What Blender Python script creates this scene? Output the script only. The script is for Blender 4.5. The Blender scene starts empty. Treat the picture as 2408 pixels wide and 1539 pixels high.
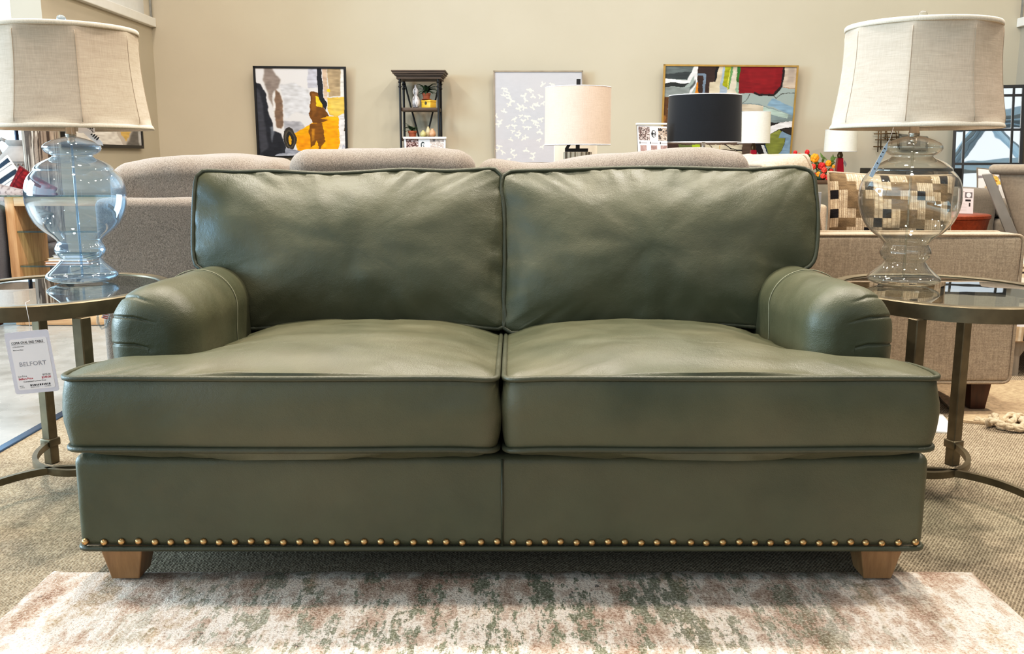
import bpy, bmesh, math, random
import numpy as np
from mathutils import Vector, Matrix, Euler, noise
random.seed(7); RNG = np.random.default_rng(11)
C = bpy.context.scene.collection
PI = math.pi
# ------------------------------------------------------------ camera (photo frame 2408 x 1539)
FPX, PITCH, CAMZ = 2200.0, math.radians(10.3), 0.97
_c, _s = math.cos(PITCH), math.sin(PITCH)
def ray(u, v):
    a = (u-1204)/FPX; b = -(v-769.5)/FPX
    return Vector((a, _c+b*_s, -_s+b*_c))
def aty(u, v, Y):
    d = ray(u, v); t = Y/d.y
    return Vector((d.x*t, Y, CAMZ+d.z*t))
def atz(u, v, Z):
    d = ray(u, v); t = (Z-CAMZ)/d.z
    return Vector((d.x*t, d.y*t, Z))
def onplane(u, v, p0, n):
    d = ray(u, v); o = Vector((0, 0, CAMZ)); n = Vector(n)
    return o + d*((Vector(p0)-o).dot(n)/d.dot(n))
cd = bpy.data.cameras.new('camera'); cam = bpy.data.objects.new('camera', cd); C.objects.link(cam)
cam.location = (0, 0, CAMZ); cam.rotation_euler = (PI/2-PITCH, 0, 0)
cd.sensor_width = 36; cd.lens = 36*FPX/2408; cd.clip_start = .05; cd.clip_end = 200
bpy.context.scene.camera = cam

# ------------------------------------------------------------ materials
def lin(c):
    return tuple(((x/255)/12.92 if x/255 <= .04045 else ((x/255+.055)/1.055)**2.4) for x in c)
def nt(name):
    m = bpy.data.materials.new(name); m.use_nodes = True
    t = m.node_tree; b = t.nodes['Principled BSDF']
    return m, t, b
def N(t, typ, **kw):
    n = t.nodes.new(typ)
    for k, v in kw.items():
        if k in n.inputs: n.inputs[k].default_value = v
        else: setattr(n, k, v)
    return n
def coords(t, scale=(1, 1, 1), rot=(0, 0, 0), kind='Object'):
    tc = N(t, 'ShaderNodeTexCoord'); mp = N(t, 'ShaderNodeMapping')
    mp.inputs['Scale'].default_value = scale; mp.inputs['Rotation'].default_value = rot
    t.links.new(tc.outputs[kind], mp.inputs['Vector']); return mp.outputs['Vector']
def noi(t, vec, scale, detail=3, rough=.5):
    n = N(t, 'ShaderNodeTexNoise'); n.inputs['Scale'].default_value = scale
    n.inputs['Detail'].default_value = detail; n.inputs['Roughness'].default_value = rough
    t.links.new(vec, n.inputs['Vector']); return n.outputs['Fac']
def ramp(t, fac, stops):
    r = N(t, 'ShaderNodeValToRGB'); e = r.color_ramp.elements
    while len(e) < len(stops): e.new(.5)
    for el, (p, c) in zip(e, stops):
        el.position = p; el.color = (*c, 1) if len(c) == 3 else c
    t.links.new(fac, r.inputs['Fac']); return r.outputs['Color']
def mix(t, fac, a, b, mode='MIX'):
    m = N(t, 'ShaderNodeMix', data_type='RGBA', blend_type=mode)
    for sock, val in ((m.inputs[0], fac), (m.inputs[6], a), (m.inputs[7], b)):
        if hasattr(val, 'links'): t.links.new(val, sock)
        elif isinstance(val, (int, float)): sock.default_value = val
        else: sock.default_value = (*val, 1)
    return m.outputs[2]
def bump(t, b, h, strength=.3, dist=.002):
    n = N(t, 'ShaderNodeBump'); n.inputs['Strength'].default_value = strength; n.inputs['Distance'].default_value = dist
    t.links.new(h, n.inputs['Height']); t.links.new(n.outputs['Normal'], b.inputs['Normal'])
def plain(name, col, rough=.5, metal=0., var=.12, vscale=12, spec=.5, bumpy=0, bscale=60):
    m, t, b = nt(name); c = lin(col)
    v = coords(t); f = noi(t, v, vscale, 4)
    lo = tuple(x*(1-var) for x in c); hi = tuple(min(1, x*(1+var)) for x in c)
    t.links.new(ramp(t, f, [(.3, lo), (.7, hi)]), b.inputs['Base Color'])
    b.inputs['Roughness'].default_value = rough; b.inputs['Metallic'].default_value = metal
    b.inputs['Specular IOR Level'].default_value = spec
    if bumpy: bump(t, b, noi(t, v, bscale, 3), bumpy, .003)
    return m
def fabric(name, col, scale=350, var=.3, bumpy=.35, col2=None, twill=False):
    m, t, b = nt(name); c = lin(col); c2 = lin(col2) if col2 else tuple(x*(1-var) for x in c)
    v = coords(t); big = noi(t, v, 5, 3)
    fine = noi(t, v, scale, 2, .7)
    if twill:                                    # salt-and-pepper yarn
        fac = mix(t, .5, noi(t, coords(t, (1.5, 1.5, .8), (0, .7, 0)), scale, 2, .8), noi(t, v, scale*1.9, 1, .5))
    else:
        a = noi(t, coords(t, (1, 1, .08)), scale, 2); d = noi(t, coords(t, (.08, .08, 1)), scale, 2)
        fac = mix(t, .5, mix(t, .5, a, d), fine)
    col_ = ramp(t, fac, [(.38, c2), (.62, tuple(min(1, x*1.18) for x in c))])
    t.links.new(mix(t, .25, col_, ramp(t, big, [(.3, tuple(x*.7 for x in c)), (.7, c)])), b.inputs['Base Color'])
    b.inputs['Roughness'].default_value = .9; b.inputs['Specular IOR Level'].default_value = .2
    if 'Sheen Weight' in b.inputs: b.inputs['Sheen Weight'].default_value = .15
    bump(t, b, fac, bumpy, .002); return m
def wood(name, c1, c2, rough=.45, axis=2, scale=9):
    m, t, b = nt(name); sc = [1, 1, 1]; sc[axis] = .08
    v = coords(t, sc); f = noi(t, v, scale*6, 5, .6); g = noi(t, v, scale, 2)
    t.links.new(ramp(t, mix(t, .45, f, g), [(.35, lin(c2)), (.62, lin(c1))]), b.inputs['Base Color'])
    b.inputs['Roughness'].default_value = rough; bump(t, b, f, .15, .001); return m
def leather(name, c1, c2):
    m, t, b = nt(name); v = coords(t)
    f = noi(t, v, 3.2, 4, .55); g = noi(t, v, 9, 3)
    base = ramp(t, f, [(.33, lin(c1)), (.68, lin(c2))])
    base = mix(t, .22, base, ramp(t, g, [(.35, tuple(x*.72 for x in lin(c1))), (.65, tuple(x*1.35 for x in lin(c1)))]))
    t.links.new(base, b.inputs['Base Color'])
    t.links.new(ramp(t, g, [(.3, (.38,)*3), (.7, (.50,)*3)]), b.inputs['Roughness'])
    b.inputs['Specular IOR Level'].default_value = .50
    vo = N(t, 'ShaderNodeTexVoronoi'); vo.inputs['Scale'].default_value = 420; t.links.new(v, vo.inputs['Vector'])
    wr = noi(t, coords(t, (1, 1, 1)), 16, 4, .6)
    h = mix(t, .10, wr, vo.outputs['Distance']); bump(t, b, h, .45, .006); return m
def glass(name, tint, edge, ior=1.5, boost=1.0, rough=.02, power=3.2, haze=None, amount=0.):
    """thin blown glass: clear sheet, darker and more mirror-like toward its edges"""
    m = bpy.data.materials.new(name); m.use_nodes = True; t = m.node_tree; t.nodes.clear()
    out = N(t, 'ShaderNodeOutputMaterial'); tr = N(t, 'ShaderNodeBsdfTransparent'); gl = N(t, 'ShaderNodeBsdfGlossy')
    gl.inputs['Roughness'].default_value = rough
    lw = N(t, 'ShaderNodeLayerWeight'); lw.inputs['Blend'].default_value = .5
    t.links.new(ramp(t, lw.outputs['Facing'], [(.0, tint), (.62, tint), (.95, edge)]), tr.inputs['Color'])
    pw = N(t, 'ShaderNodeMath', operation='POWER'); pw.inputs[1].default_value = power; t.links.new(lw.outputs['Facing'], pw.inputs[0])
    f0 = ((ior-1)/(ior+1))**2
    fr = N(t, 'ShaderNodeMath', operation='MULTIPLY_ADD'); fr.inputs[1].default_value = .80-f0; fr.inputs[2].default_value = f0
    t.links.new(pw.outputs[0], fr.inputs[0])
    wob = noi(t, coords(t), 9, 2); bp = N(t, 'ShaderNodeBump'); bp.inputs['Strength'].default_value = .06
    t.links.new(wob, bp.inputs['Height']); t.links.new(bp.outputs['Normal'], gl.inputs['Normal'])
    mu = N(t, 'ShaderNodeMath', operation='MULTIPLY'); mu.inputs[1].default_value = boost; mu.use_clamp = True
    t.links.new(fr.outputs[0], mu.inputs[0])
    mx = N(t, 'ShaderNodeMixShader'); t.links.new(mu.outputs[0], mx.inputs[0])
    t.links.new(tr.outputs[0], mx.inputs[1]); t.links.new(gl.outputs[0], mx.inputs[2]); last = mx
    if haze:                                       # diffuse haze mixed in, imitating light flare on the glass
        df = N(t, 'ShaderNodeBsdfDiffuse'); df.inputs['Color'].default_value = (*haze, 1); tl = N(t, 'ShaderNodeBsdfTranslucent'); tl.inputs['Color'].default_value = (*haze, 1)
        m2 = N(t, 'ShaderNodeMixShader'); m2.inputs[0].default_value = .5; t.links.new(df.outputs[0], m2.inputs[1]); t.links.new(tl.outputs[0], m2.inputs[2])
        m3 = N(t, 'ShaderNodeMixShader'); m3.inputs[0].default_value = amount; t.links.new(mx.outputs[0], m3.inputs[1]); t.links.new(m2.outputs[0], m3.inputs[2]); last = m3
    t.links.new(last.outputs[0], out.inputs[0])
    return m
def painted(name, rough=.6, spec=.3, bumpy=.15, bscale=120):
    m, t, b = nt(name); a = N(t, 'ShaderNodeAttribute', attribute_name='Col')
    t.links.new(a.outputs['Color'], b.inputs['Base Color']); b.inputs['Roughness'].default_value = rough
    b.inputs['Specular IOR Level'].default_value = spec
    if bumpy: bump(t, b, noi(t, coords(t), bscale, 3), bumpy, .003)
    return m

# ------------------------------------------------------------ mesh builder
class MB:
    def __init__(s): s.v = []; s.f = []
    def add(s, vs, fs, M=None):
        o = len(s.v)
        s.v += [M @ Vector(p) if M else Vector(p) for p in vs]
        s.f += [tuple(i+o for i in f) for f in fs]; return s
    def box(s, x0, x1, y0, y1, z0, z1, M=None):
        vs = [(x, y, z) for z in (z0, z1) for y in (y0, y1) for x in (x0, x1)]
        return s.add(vs, [(0, 2, 3, 1), (4, 5, 7, 6), (0, 1, 5, 4), (1, 3, 7, 5), (3, 2, 6, 7), (2, 0, 4, 6)], M)
    def rbox(s, x0, x1, y0, y1, z0, z1, r=.02, k=3, m=1, disp=None, M=None):
        """rounded box made of one skin; m = cells along the flat middle"""
        c = Vector(((x0+x1)/2, (y0+y1)/2, (z0+z1)/2)); h = Vector(((x1-x0)/2, (y1-y0)/2, (z1-z0)/2))
        r = min(r, h.x*.999, h.y*.999, h.z*.999)
        if isinstance(m, int): m = (m, m, m)
        ax = []
        for a in range(3):
            e = [-h[a]+r*(1-math.cos(i/k*PI/2)*1)*1 if False else -h[a]+r*i/k for i in range(k)]
            mid = [-(h[a]-r)+2*(h[a]-r)*i/m[a] for i in range(m[a]+1)]
            ax.append(e+mid+[-q for q in reversed(e)])
        idx = {}; vs = []; fs = []
        def vid(i, j, l):
            q = (i, j, l)
            if q not in idx:
                p = Vector((ax[0][i], ax[1][j], ax[2][l]))
                inn = Vector([max(-(h[a]-r), min(h[a]-r, p[a])) for a in range(3)])
                d = p-inn
                # equal-angle spacing on the rounded part
                d = Vector([math.tan(max(-1, min(1, d[a]/r))*PI/4)*r for a in range(3)])
                n = d.normalized() if d.length > 1e-9 else Vector((0, 0, 1))
                p = inn+n*r
                w = c+p
                if disp: w = w+n*disp(w, n)
                idx[q] = len(vs); vs.append(w)
            return idx[q]
        n0, n1, n2 = (len(a)-1 for a in ax)
        for i in range(n0):
            for j in range(n1):
                fs.append((vid(i, j, 0), vid(i, j+1, 0), vid(i+1, j+1, 0), vid(i+1, j, 0)))
                fs.append((vid(i, j, n2), vid(i+1, j, n2), vid(i+1, j+1, n2), vid(i, j+1, n2)))
        for i in range(n0):
            for l in range(n2):
                fs.append((vid(i, 0, l), vid(i+1, 0, l), vid(i+1, 0, l+1), vid(i, 0, l+1)))
                fs.append((vid(i, n1, l), vid(i, n1, l+1), vid(i+1, n1, l+1), vid(i+1, n1, l)))
        for j in range(n1):
            for l in range(n2):
                fs.append((vid(0, j, l), vid(0, j, l+1), vid(0, j+1, l+1), vid(0, j+1, l)))
                fs.append((vid(n0, j, l), vid(n0, j+1, l), vid(n0, j+1, l+1), vid(n0, j, l+1)))
        return s.add(vs, fs, M)
    def tube(s, pts, r, seg=8, closed=False, M=None, rect=None, up=None):
        """round (or rect = (half width, half height)) section swept along pts"""
        P = [Vector(p) for p in pts]; n = len(P); vs = []; fs = []
        prev = None
        for i in range(n):
            a = P[(i-1) % n] if (closed or i > 0) else P[i]; b = P[(i+1) % n] if (closed or i < n-1) else P[i]
            t = (b-a).normalized()
            if up is not None: nrm = t.cross(Vector(up)).normalized()
            elif prev is None:
                q = Vector((0, 0, 1)) if abs(t.z) < .9 else Vector((1, 0, 0)); nrm = t.cross(q).normalized()
            else: nrm = (prev-t*prev.dot(t)).normalized()
            prev = nrm; bi = nrm.cross(t).normalized()
            rr = r(i/(n-1)) if callable(r) else r
            if rect: ring = [(rect[0], rect[1]), (-rect[0], rect[1]), (-rect[0], -rect[1]), (rect[0], -rect[1])]
            else: ring = [(math.cos(2*PI*k/seg)*rr, math.sin(2*PI*k/seg)*rr) for k in range(seg)]
            vs += [P[i]+nrm*x+bi*y for x, y in ring]
        g = 4 if rect else seg
        for i in range(n if closed else n-1):
            for k in range(g):
                a = i*g+k; b = i*g+(k+1) % g; c2 = ((i+1) % n)*g+(k+1) % g; d = ((i+1) % n)*g+k
                fs.append((a, d, c2, b))
        if not closed:
            fs.append(tuple(range(g))); fs.append(tuple(reversed(range((n-1)*g, n*g))))
        return s.add(vs, fs, M)
    def lathe(s, prof, seg=40, M=None, rf=None):
        vs = []; fs = []
        for r, z in prof:
            for k in range(seg):
                a = 2*PI*k/seg; q = r*(rf(a, z) if rf else 1)
                vs.append((q*math.cos(a), q*math.sin(a), z))
        for i in range(len(prof)-1):
            for k in range(seg):
                fs.append((i*seg+k, i*seg+(k+1) % seg, (i+1)*seg+(k+1) % seg, (i+1)*seg+k))
        if prof[0][0] > 1e-5 and getattr(s, 'cap', True): fs.append(tuple(reversed(range(seg))))
        if prof[-1][0] > 1e-5 and getattr(s, 'cap', True): fs.append(tuple(range((len(prof)-1)*seg, len(prof)*seg)))
        return s.add(vs, fs, M)
    def prism(s, poly, d0, d1, M=None):
        """polygon in local XZ, extruded along Y from d0 to d1"""
        n = len(poly); vs = [(x, d0, z) for x, z in poly]+[(x, d1, z) for x, z in poly]
        fs = [tuple(range(n)), tuple(reversed(range(n, 2*n)))]+[(i, i+n, (i+1) % n+n, (i+1) % n) for i in range(n)]
        return s.add(vs, fs, M)
    def ball(s, c, rx, ry, rz, seg=12, rings=8, M=None):
        prof = [(math.sin(PI*i/rings), -math.cos(PI*i/rings)) for i in range(rings+1)]
        vs = []; fs = []
        for r, z in prof[1:-1]:
            vs += [(c[0]+rx*r*math.cos(2*PI*k/seg), c[1]+ry*r*math.sin(2*PI*k/seg), c[2]+rz*z) for k in range(seg)]
        b = len(vs); vs += [(c[0], c[1], c[2]-rz), (c[0], c[1], c[2]+rz)]; m = rings-1
        for i in range(m-1):
            for k in range(seg): fs.append((i*seg+k, i*seg+(k+1) % seg, (i+1)*seg+(k+1) % seg, (i+1)*seg+k))
        for k in range(seg):
            fs.append((b, (k+1) % seg, k)); fs.append((b+1, (m-1)*seg+k, (m-1)*seg+(k+1) % seg))
        return s.add(vs, fs, M)
    def build(s, name, mat, parent=None, smooth=None, local=False):
        """smooth: None flat, True smooth, number = crease angle"""
        me = bpy.data.meshes.new(name); off = Vector((0, 0, 0))
        if parent is not None and not local: off = wloc(parent)
        me.from_pydata([tuple(p-off) for p in s.v], [], s.f)
        bm = bmesh.new(); bm.from_mesh(me)
        bmesh.ops.remove_doubles(bm, verts=bm.verts, dist=1e-6)
        bmesh.ops.recalc_face_normals(bm, faces=bm.faces); bm.to_mesh(me); bm.free()
        me.materials.append(mat)
        if smooth is not None:
            me.polygons.foreach_set('use_smooth', [True]*len(me.polygons))
            if smooth is not True: me.set_sharp_from_angle(angle=math.radians(smooth))
        o = bpy.data.objects.new(name, me); C.objects.link(o)
        if parent is not None: o.parent = parent
        return o
def wloc(o):
    p = Vector((0, 0, 0))
    while o is not None: p = p+o.location; o = o.parent
    return p
def tag(o, label, cat, group=None, kind=None):
    o['label'] = label; o['category'] = cat
    if group: o['group'] = group
    if kind: o['kind'] = kind
    return o
def thing(name, label, cat, loc=(0, 0, 0), rz=0, group=None):
    o = bpy.data.objects.new(name, None); C.objects.link(o); o.empty_display_size = .05
    o.location = loc; o.rotation_euler = (0, 0, rz); return tag(o, label, cat, group)
def struct(o): o['kind'] = 'structure'; return o
def copy_tree(o, parent=None):
    c = o.copy(); C.objects.link(c)
    if parent is not None: c.parent = parent
    for ch in list(o.children): copy_tree(ch, c)
    return c
def R(x=0, y=0, z=0): return Euler((x, y, z)).to_matrix().to_4x4()
def T(x, y, z): return Matrix.Translation((x, y, z))

# ------------------------------------------------------------ painted grids (colour per vertex, worked out here)
def vnoise(ny, nx, cells, seed=0):
    r = np.random.default_rng(seed); cy, cx = cells; g = r.random((cy+2, cx+2))
    y = np.linspace(0, cy, ny); x = np.linspace(0, cx, nx); yi = y.astype(int); xi = x.astype(int)
    fy = (y-yi)[:, None]; fx = (x-xi)[None]; fy = fy*fy*(3-2*fy); fx = fx*fx*(3-2*fx)
    a = g[yi][:, xi]; b = g[yi][:, xi+1]; c = g[yi+1][:, xi]; d = g[yi+1][:, xi+1]
    return (a*(1-fx)+b*fx)*(1-fy)+(c*(1-fx)+d*fx)*fy
class Paint:
    """canvas whose shapes are given in the coordinates x0..x1, y0..y1 (y down)"""
    def __init__(s, nx, ny, x0, y0, x1, y1, bg, warp=0., grain=.06, seed=1, skew=0.):
        s.nx, s.ny = nx, ny; s.im = np.ones((ny, nx, 3))*np.array(bg)/255.
        Y, X = np.meshgrid(np.linspace(y0, y1, ny), np.linspace(x0, x1, nx), indexing='ij')
        X = X+skew*(Y-y0)/(y1-y0)
        s.seed = seed; s.grain = grain
        s.X = X+(vnoise(ny, nx, (14, 14), seed)-.5)*2*warp+(vnoise(ny, nx, (50, 50), seed+3)-.5)*warp
        s.Y = Y+(vnoise(ny, nx, (14, 14), seed+1)-.5)*2*warp+(vnoise(ny, nx, (50, 50), seed+4)-.5)*warp
    def put(s, mask, col, a=1.):
        if col is None: return s
        s.seed += 7; n = vnoise(s.ny, s.nx, (30, 24), s.seed)-.5; n2 = vnoise(s.ny, s.nx, (70, 20), s.seed+1)-.5
        c = np.array(col)/255.*(1+(n+n2)[..., None]*2*s.grain)
        m = (mask*a)[..., None]; s.im = s.im*(1-m)+c*m; return s
    def inside(s, pts):
        m = np.zeros(s.X.shape, bool); n = len(pts)
        for i in range(n):
            x1, y1 = pts[i]; x2, y2 = pts[(i+1) % n]
            if y1 == y2: continue
            k = ((s.Y < y1) != (s.Y < y2)) & (s.X < (x2-x1)*(s.Y-y1)/(y2-y1)+x1); m ^= k
        return m.astype(float)
    def poly(s, pts, col, a=1., soft=0):
        m = s.inside(pts)
        for _ in range(soft):
            m = (m+np.roll(m, 1, 0)+np.roll(m, -1, 0)+np.roll(m, 1, 1)+np.roll(m, -1, 1))/5
        return s.put(m, col, a)
    def line(s, pts, w, col, a=1.):
        d = np.full(s.X.shape, 1e9)
        for (x1, y1), (x2, y2) in zip(pts, pts[1:]):
            L = (x2-x1)**2+(y2-y1)**2+1e-9
            t = np.clip(((s.X-x1)*(x2-x1)+(s.Y-y1)*(y2-y1))/L, 0, 1)
            d = np.minimum(d, np.hypot(s.X-x1-t*(x2-x1), s.Y-y1-t*(y2-y1)))
        return s.put((d < w/2).astype(float), col, a)
    def oval(s, cx, cy, rx, ry, col, a=1.):
        return s.put((((s.X-cx)/rx)**2+((s.Y-cy)/ry)**2 < 1).astype(float), col, a)
    def rect(s, x0, y0, x1, y1, col, a=1.):
        return s.put(((s.X >= x0) & (s.X <= x1) & (s.Y >= y0) & (s.Y <= y1)).astype(float), col, a)
    def blotch(s, x0, y0, x1, y1, cols, cells=(8, 10)):
        """a printed photograph reduced to soft patches of its tones"""
        s.seed += 5; n = vnoise(s.ny, s.nx, (int(cells[0]*s.ny/20)+2, int(cells[1]*s.nx/20)+2), s.seed)
        q = np.clip(((n-.2)/.6*len(cols)).astype(int), 0, len(cols)-1)
        m = (s.X >= x0) & (s.X <= x1) & (s.Y >= y0) & (s.Y <= y1)
        for i, c in enumerate(cols): s.put((m & (q == i)).astype(float), c)
        return s
    def lin(s):
        c = np.clip(s.im, 0, 1); return np.where(c <= .04045, c/12.92, ((c+.055)/1.055)**2.4)
def set_cols(me, cols):
    at = me.color_attributes.new('Col', 'FLOAT_COLOR', 'POINT')
    a = np.ones((len(cols), 4)); a[:, :3] = cols; at.data.foreach_set('color', a.astype(np.float32).ravel())
def picture(name, paint, corners, mat, parent=None, surf=None):
    """grid of paint.nx x paint.ny over the quad corners (TL, TR, BL, BR), or over surf(u, v)"""
    nx, ny = paint.nx, paint.ny; vs = []
    off = wloc(parent) if parent is not None else Vector((0, 0, 0))
    TL, TR, BL, BR = (Vector(c) for c in corners) if corners else (None,)*4
    for j in range(ny):
        v = j/(ny-1)
        if surf: vs += [tuple(surf(i/(nx-1), v)-off) for i in range(nx)]
        else:
            a = TL.lerp(BL, v)-off; b = TR.lerp(BR, v)-off; vs += [tuple(a.lerp(b, i/(nx-1))) for i in range(nx)]
    fs = [(j*nx+i, (j+1)*nx+i, (j+1)*nx+i+1, j*nx+i+1) for j in range(ny-1) for i in range(nx-1)]
    me = bpy.data.meshes.new(name); me.from_pydata(vs, [], fs); me.materials.append(mat)
    set_cols(me, paint.lin().reshape(-1, 3))
    me.polygons.foreach_set('use_smooth', [True]*len(me.polygons))
    o = bpy.data.objects.new(name, me); C.objects.link(o)
    if parent is not None: o.parent = parent
    return o
def lettering(txt, size, mat, parent, M, align='LEFT', bold=0., shear=0., sx=1., name='lettering'):
    cu = bpy.data.curves.new('t', 'FONT'); cu.body = txt; cu.size = size; cu.align_x = align; cu.offset = bold*size
    cu.shear = shear; cu.resolution_u = 2
    ob = bpy.data.objects.new('t', cu); C.objects.link(ob); bpy.context.view_layer.update()
    dg = bpy.context.evaluated_depsgraph_get(); me = bpy.data.meshes.new_from_object(ob.evaluated_get(dg))
    bpy.data.objects.remove(ob); bpy.data.curves.remove(cu)
    off = wloc(parent); me.transform(Matrix.Translation(-off) @ M @ R(PI/2) @ Matrix.Diagonal((sx, 1, 1, 1)))
    me.name = name; me.materials.clear(); me.materials.append(mat)
    o = bpy.data.objects.new(name, me); C.objects.link(o); o.parent = parent; return o
# ------------------------------------------------------------ view, world, lamps
sc = bpy.context.scene
sc.view_settings.view_transform = 'Standard'; sc.view_settings.look = 'None'
sc.view_settings.exposure = 0.0; sc.view_settings.gamma = 1.0
sc.view_settings.use_curve_mapping = True
cv = sc.view_settings.curve_mapping.curves[3]
for x, y in ((.03, .021), (.12, .105), (.35, .36), (.65, .70)): cv.points.new(x, y)
sc.view_settings.curve_mapping.update()
sc.cycles.use_denoising = True
sc.cycles.max_bounces = 8; sc.cycles.diffuse_bounces = 3; sc.cycles.glossy_bounces = 4
sc.cycles.transparent_max_bounces = 24; sc.cycles.transmission_bounces = 4
sc.cycles.caustics_reflective = False; sc.cycles.caustics_refractive = False
sc.cycles.sample_clamp_indirect = 6
w = bpy.data.worlds.new('world'); sc.world = w; w.use_nodes = True; t = w.node_tree; t.nodes.clear()
wo = N(t, 'ShaderNodeOutputWorld'); bg = N(t, 'ShaderNodeBackground'); t.links.new(bg.outputs[0], wo.inputs[0])
tc = N(t, 'ShaderNodeTexCoord'); sx = N(t, 'ShaderNodeSeparateXYZ'); t.links.new(tc.outputs['Generated'], sx.inputs[0])
up = ramp(t, sx.outputs['Z'], [(0., (.06, .055, .05)), (.10, (.16, .15, .135)), (.5, (.26, .25, .235)), (1., (.34, .33, .31))])
def band(axis, lo, hi, zs):
    k = N(t, 'ShaderNodeMath', operation='MULTIPLY'); k.inputs[1].default_value = -1; t.links.new(sx.outputs[axis], k.inputs[0])
    side = ramp(t, k.outputs[0], [(lo, (0, 0, 0)), (hi, (1, 1, 1))])
    return mix(t, 1., side, ramp(t, sx.outputs['Z'], zs), 'MULTIPLY')
# daylight: shop windows low on the left, clerestory windows high over the entrance behind the viewer
col = mix(t, band('X', .30, .42, [(0., (0, 0, 0)), (.01, (1, 1, 1)), (.34, (1, 1, 1)), (.46, (0, 0, 0))]), up, (2.3, 3.3, 3.9))
col = mix(t, band('Y', .55, .75, [(.22, (0, 0, 0)), (.27, (1, 1, 1)), (.55, (1, 1, 1)), (.62, (0, 0, 0))]), col, (.95, 1.05, 1.12))
t.links.new(col, bg.inputs['Color']); bg.inputs['Strength'].default_value = 1.0
def lamp_disc(x, y, z, size, power, color=(1, .85, .68), target=None, name='ceiling_lamp', shape='DISK', size_y=None):
    l = bpy.data.lights.new(name, 'AREA'); l.shape = shape; l.size = size; l.energy = power; l.color = color
    if size_y: l.size_y = size_y
    o = bpy.data.objects.new(name, l); C.objects.link(o); o.location = (x, y, z)
    if target: o.rotation_euler = (Vector(target)-Vector((x, y, z))).to_track_quat('-Z', 'Y').to_euler()
    return o
WARM = (1, .90, .78)
for x in (-3.2, -1.05, 1.0, 3.2):
    for y, p in ((.2, 9), (2.15, 49), (3.5, 105), (5.4, 34), (7.6, 27)):
        lamp_disc(x, y, 4.4, .26, p, WARM)
for x in (-2.6, -.4, 1.8, 4.0):                      # wall washers
    lamp_disc(x, 8.2, 4.6, .3, 15, (1, .90, .78), target=(x, 10.2, 1.9))
lamp_disc(-7.8, 3.4, 2.0, 3.0, 640, (.62, .84, 1.), target=(0, 2.6, .8), name='window_daylight', shape='RECTANGLE', size_y=2.6)

# ------------------------------------------------------------ room shell
def carpet_mat():
    m, t, b = nt('carpet_weave'); v = coords(t)
    r1 = N(t, 'ShaderNodeTexWave', wave_type='BANDS', bands_direction='X'); r1.inputs['Scale'].default_value = 44
    r1.inputs['Distortion'].default_value = 2.4; r1.inputs['Detail'].default_value = 2; r1.inputs['Detail Scale'].default_value = 9
    t.links.new(coords(t, (1, 1, 1), (0, 0, .62)), r1.inputs['Vector'])
    vo = N(t, 'ShaderNodeTexVoronoi'); vo.inputs['Scale'].default_value = 120
    t.links.new(coords(t, (1.5, .8, 1), (0, 0, .62)), vo.inputs['Vector'])
    big = noi(t, v, 1.3, 4); f = mix(t, .58, r1.outputs['Fac'], vo.outputs['Distance'])
    cc = ramp(t, f, [(.12, lin((72, 63, 52))), (.45, lin((146, 132, 113))), (.8, lin((192, 177, 154)))])
    cc = mix(t, .22, cc, ramp(t, big, [(.3, lin((115, 102, 86))), (.7, lin((190, 176, 152)))]))
    t.links.new(cc, b.inputs['Base Color']); b.inputs['Roughness'].default_value = .95; b.inputs['Specular IOR Level'].default_value = .1
    bump(t, b, f, .8, .006); return m
def concrete_mat():
    m, t, b = nt('polished_concrete'); v = coords(t); f = noi(t, coords(t, (.5, 1.6, 1)), 1.6, 6, .6); g = noi(t, v, 9, 3)
    t.links.new(ramp(t, mix(t, .3, f, g), [(.3, lin((120, 120, 116))), (.7, lin((164, 165, 162)))]), b.inputs['Base Color'])
    t.links.new(ramp(t, g, [(.3, (.18,)*3), (.7, (.34,)*3)]), b.inputs['Roughness']); return m
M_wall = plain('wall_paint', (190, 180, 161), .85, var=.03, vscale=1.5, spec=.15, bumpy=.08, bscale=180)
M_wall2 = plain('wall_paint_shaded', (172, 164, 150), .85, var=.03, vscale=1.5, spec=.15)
M_white = plain('white_paint', (232, 228, 220), .55, var=.03)
XE = -1.71
struct(MB().box(XE, 9, -4, 10.6, -.1, 0).build('floor', carpet_mat()))
struct(MB().box(-10, XE-.02, -4, 14, -.1, -.003).build('floor', concrete_mat()))
struct(MB().rbox(XE-.03, XE+.006, -4, 10.2, -.02, .006, .004, 2).build('trim_1', plain('metal_edge', (70, 95, 125), .25, .8)))  # blue of the reflected sky put into the strip's base colour
YB = 10.22; XL = -3.78; XR = 5.34; ZP = 2.40
struct(MB().box(-4.6, 9, YB, YB+.2, 0, 5.6).build('wall_back', M_wall))
struct(MB().box(XL-.25, XL, 7.85, YB, 0, ZP-.09).build('wall_left', M_wall))
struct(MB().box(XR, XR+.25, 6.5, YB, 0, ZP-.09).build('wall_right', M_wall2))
struct(MB().rbox(XL-.3, XL+.05, 7.8, YB, ZP-.09, ZP, .008, 2).build('trim_2', M_white))
struct(MB().rbox(XR-.05, XR+.3, 6.3, YB, ZP-.09, ZP, .008, 2).build('trim_3', M_white))
struct(MB().box(XL-.35, XL-.07, 7.8, YB, ZP, 5.6).build('wall_upper_left', plain('upper_wall_paint', (222, 222, 218), .8, var=.03)))
struct(MB().box(XR+.07, XR+.35, 6.3, YB, ZP, 5.6).build('wall_upper_right', plain('upper_wall_warm', (232, 210, 184), .8, var=.03)))
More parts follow.
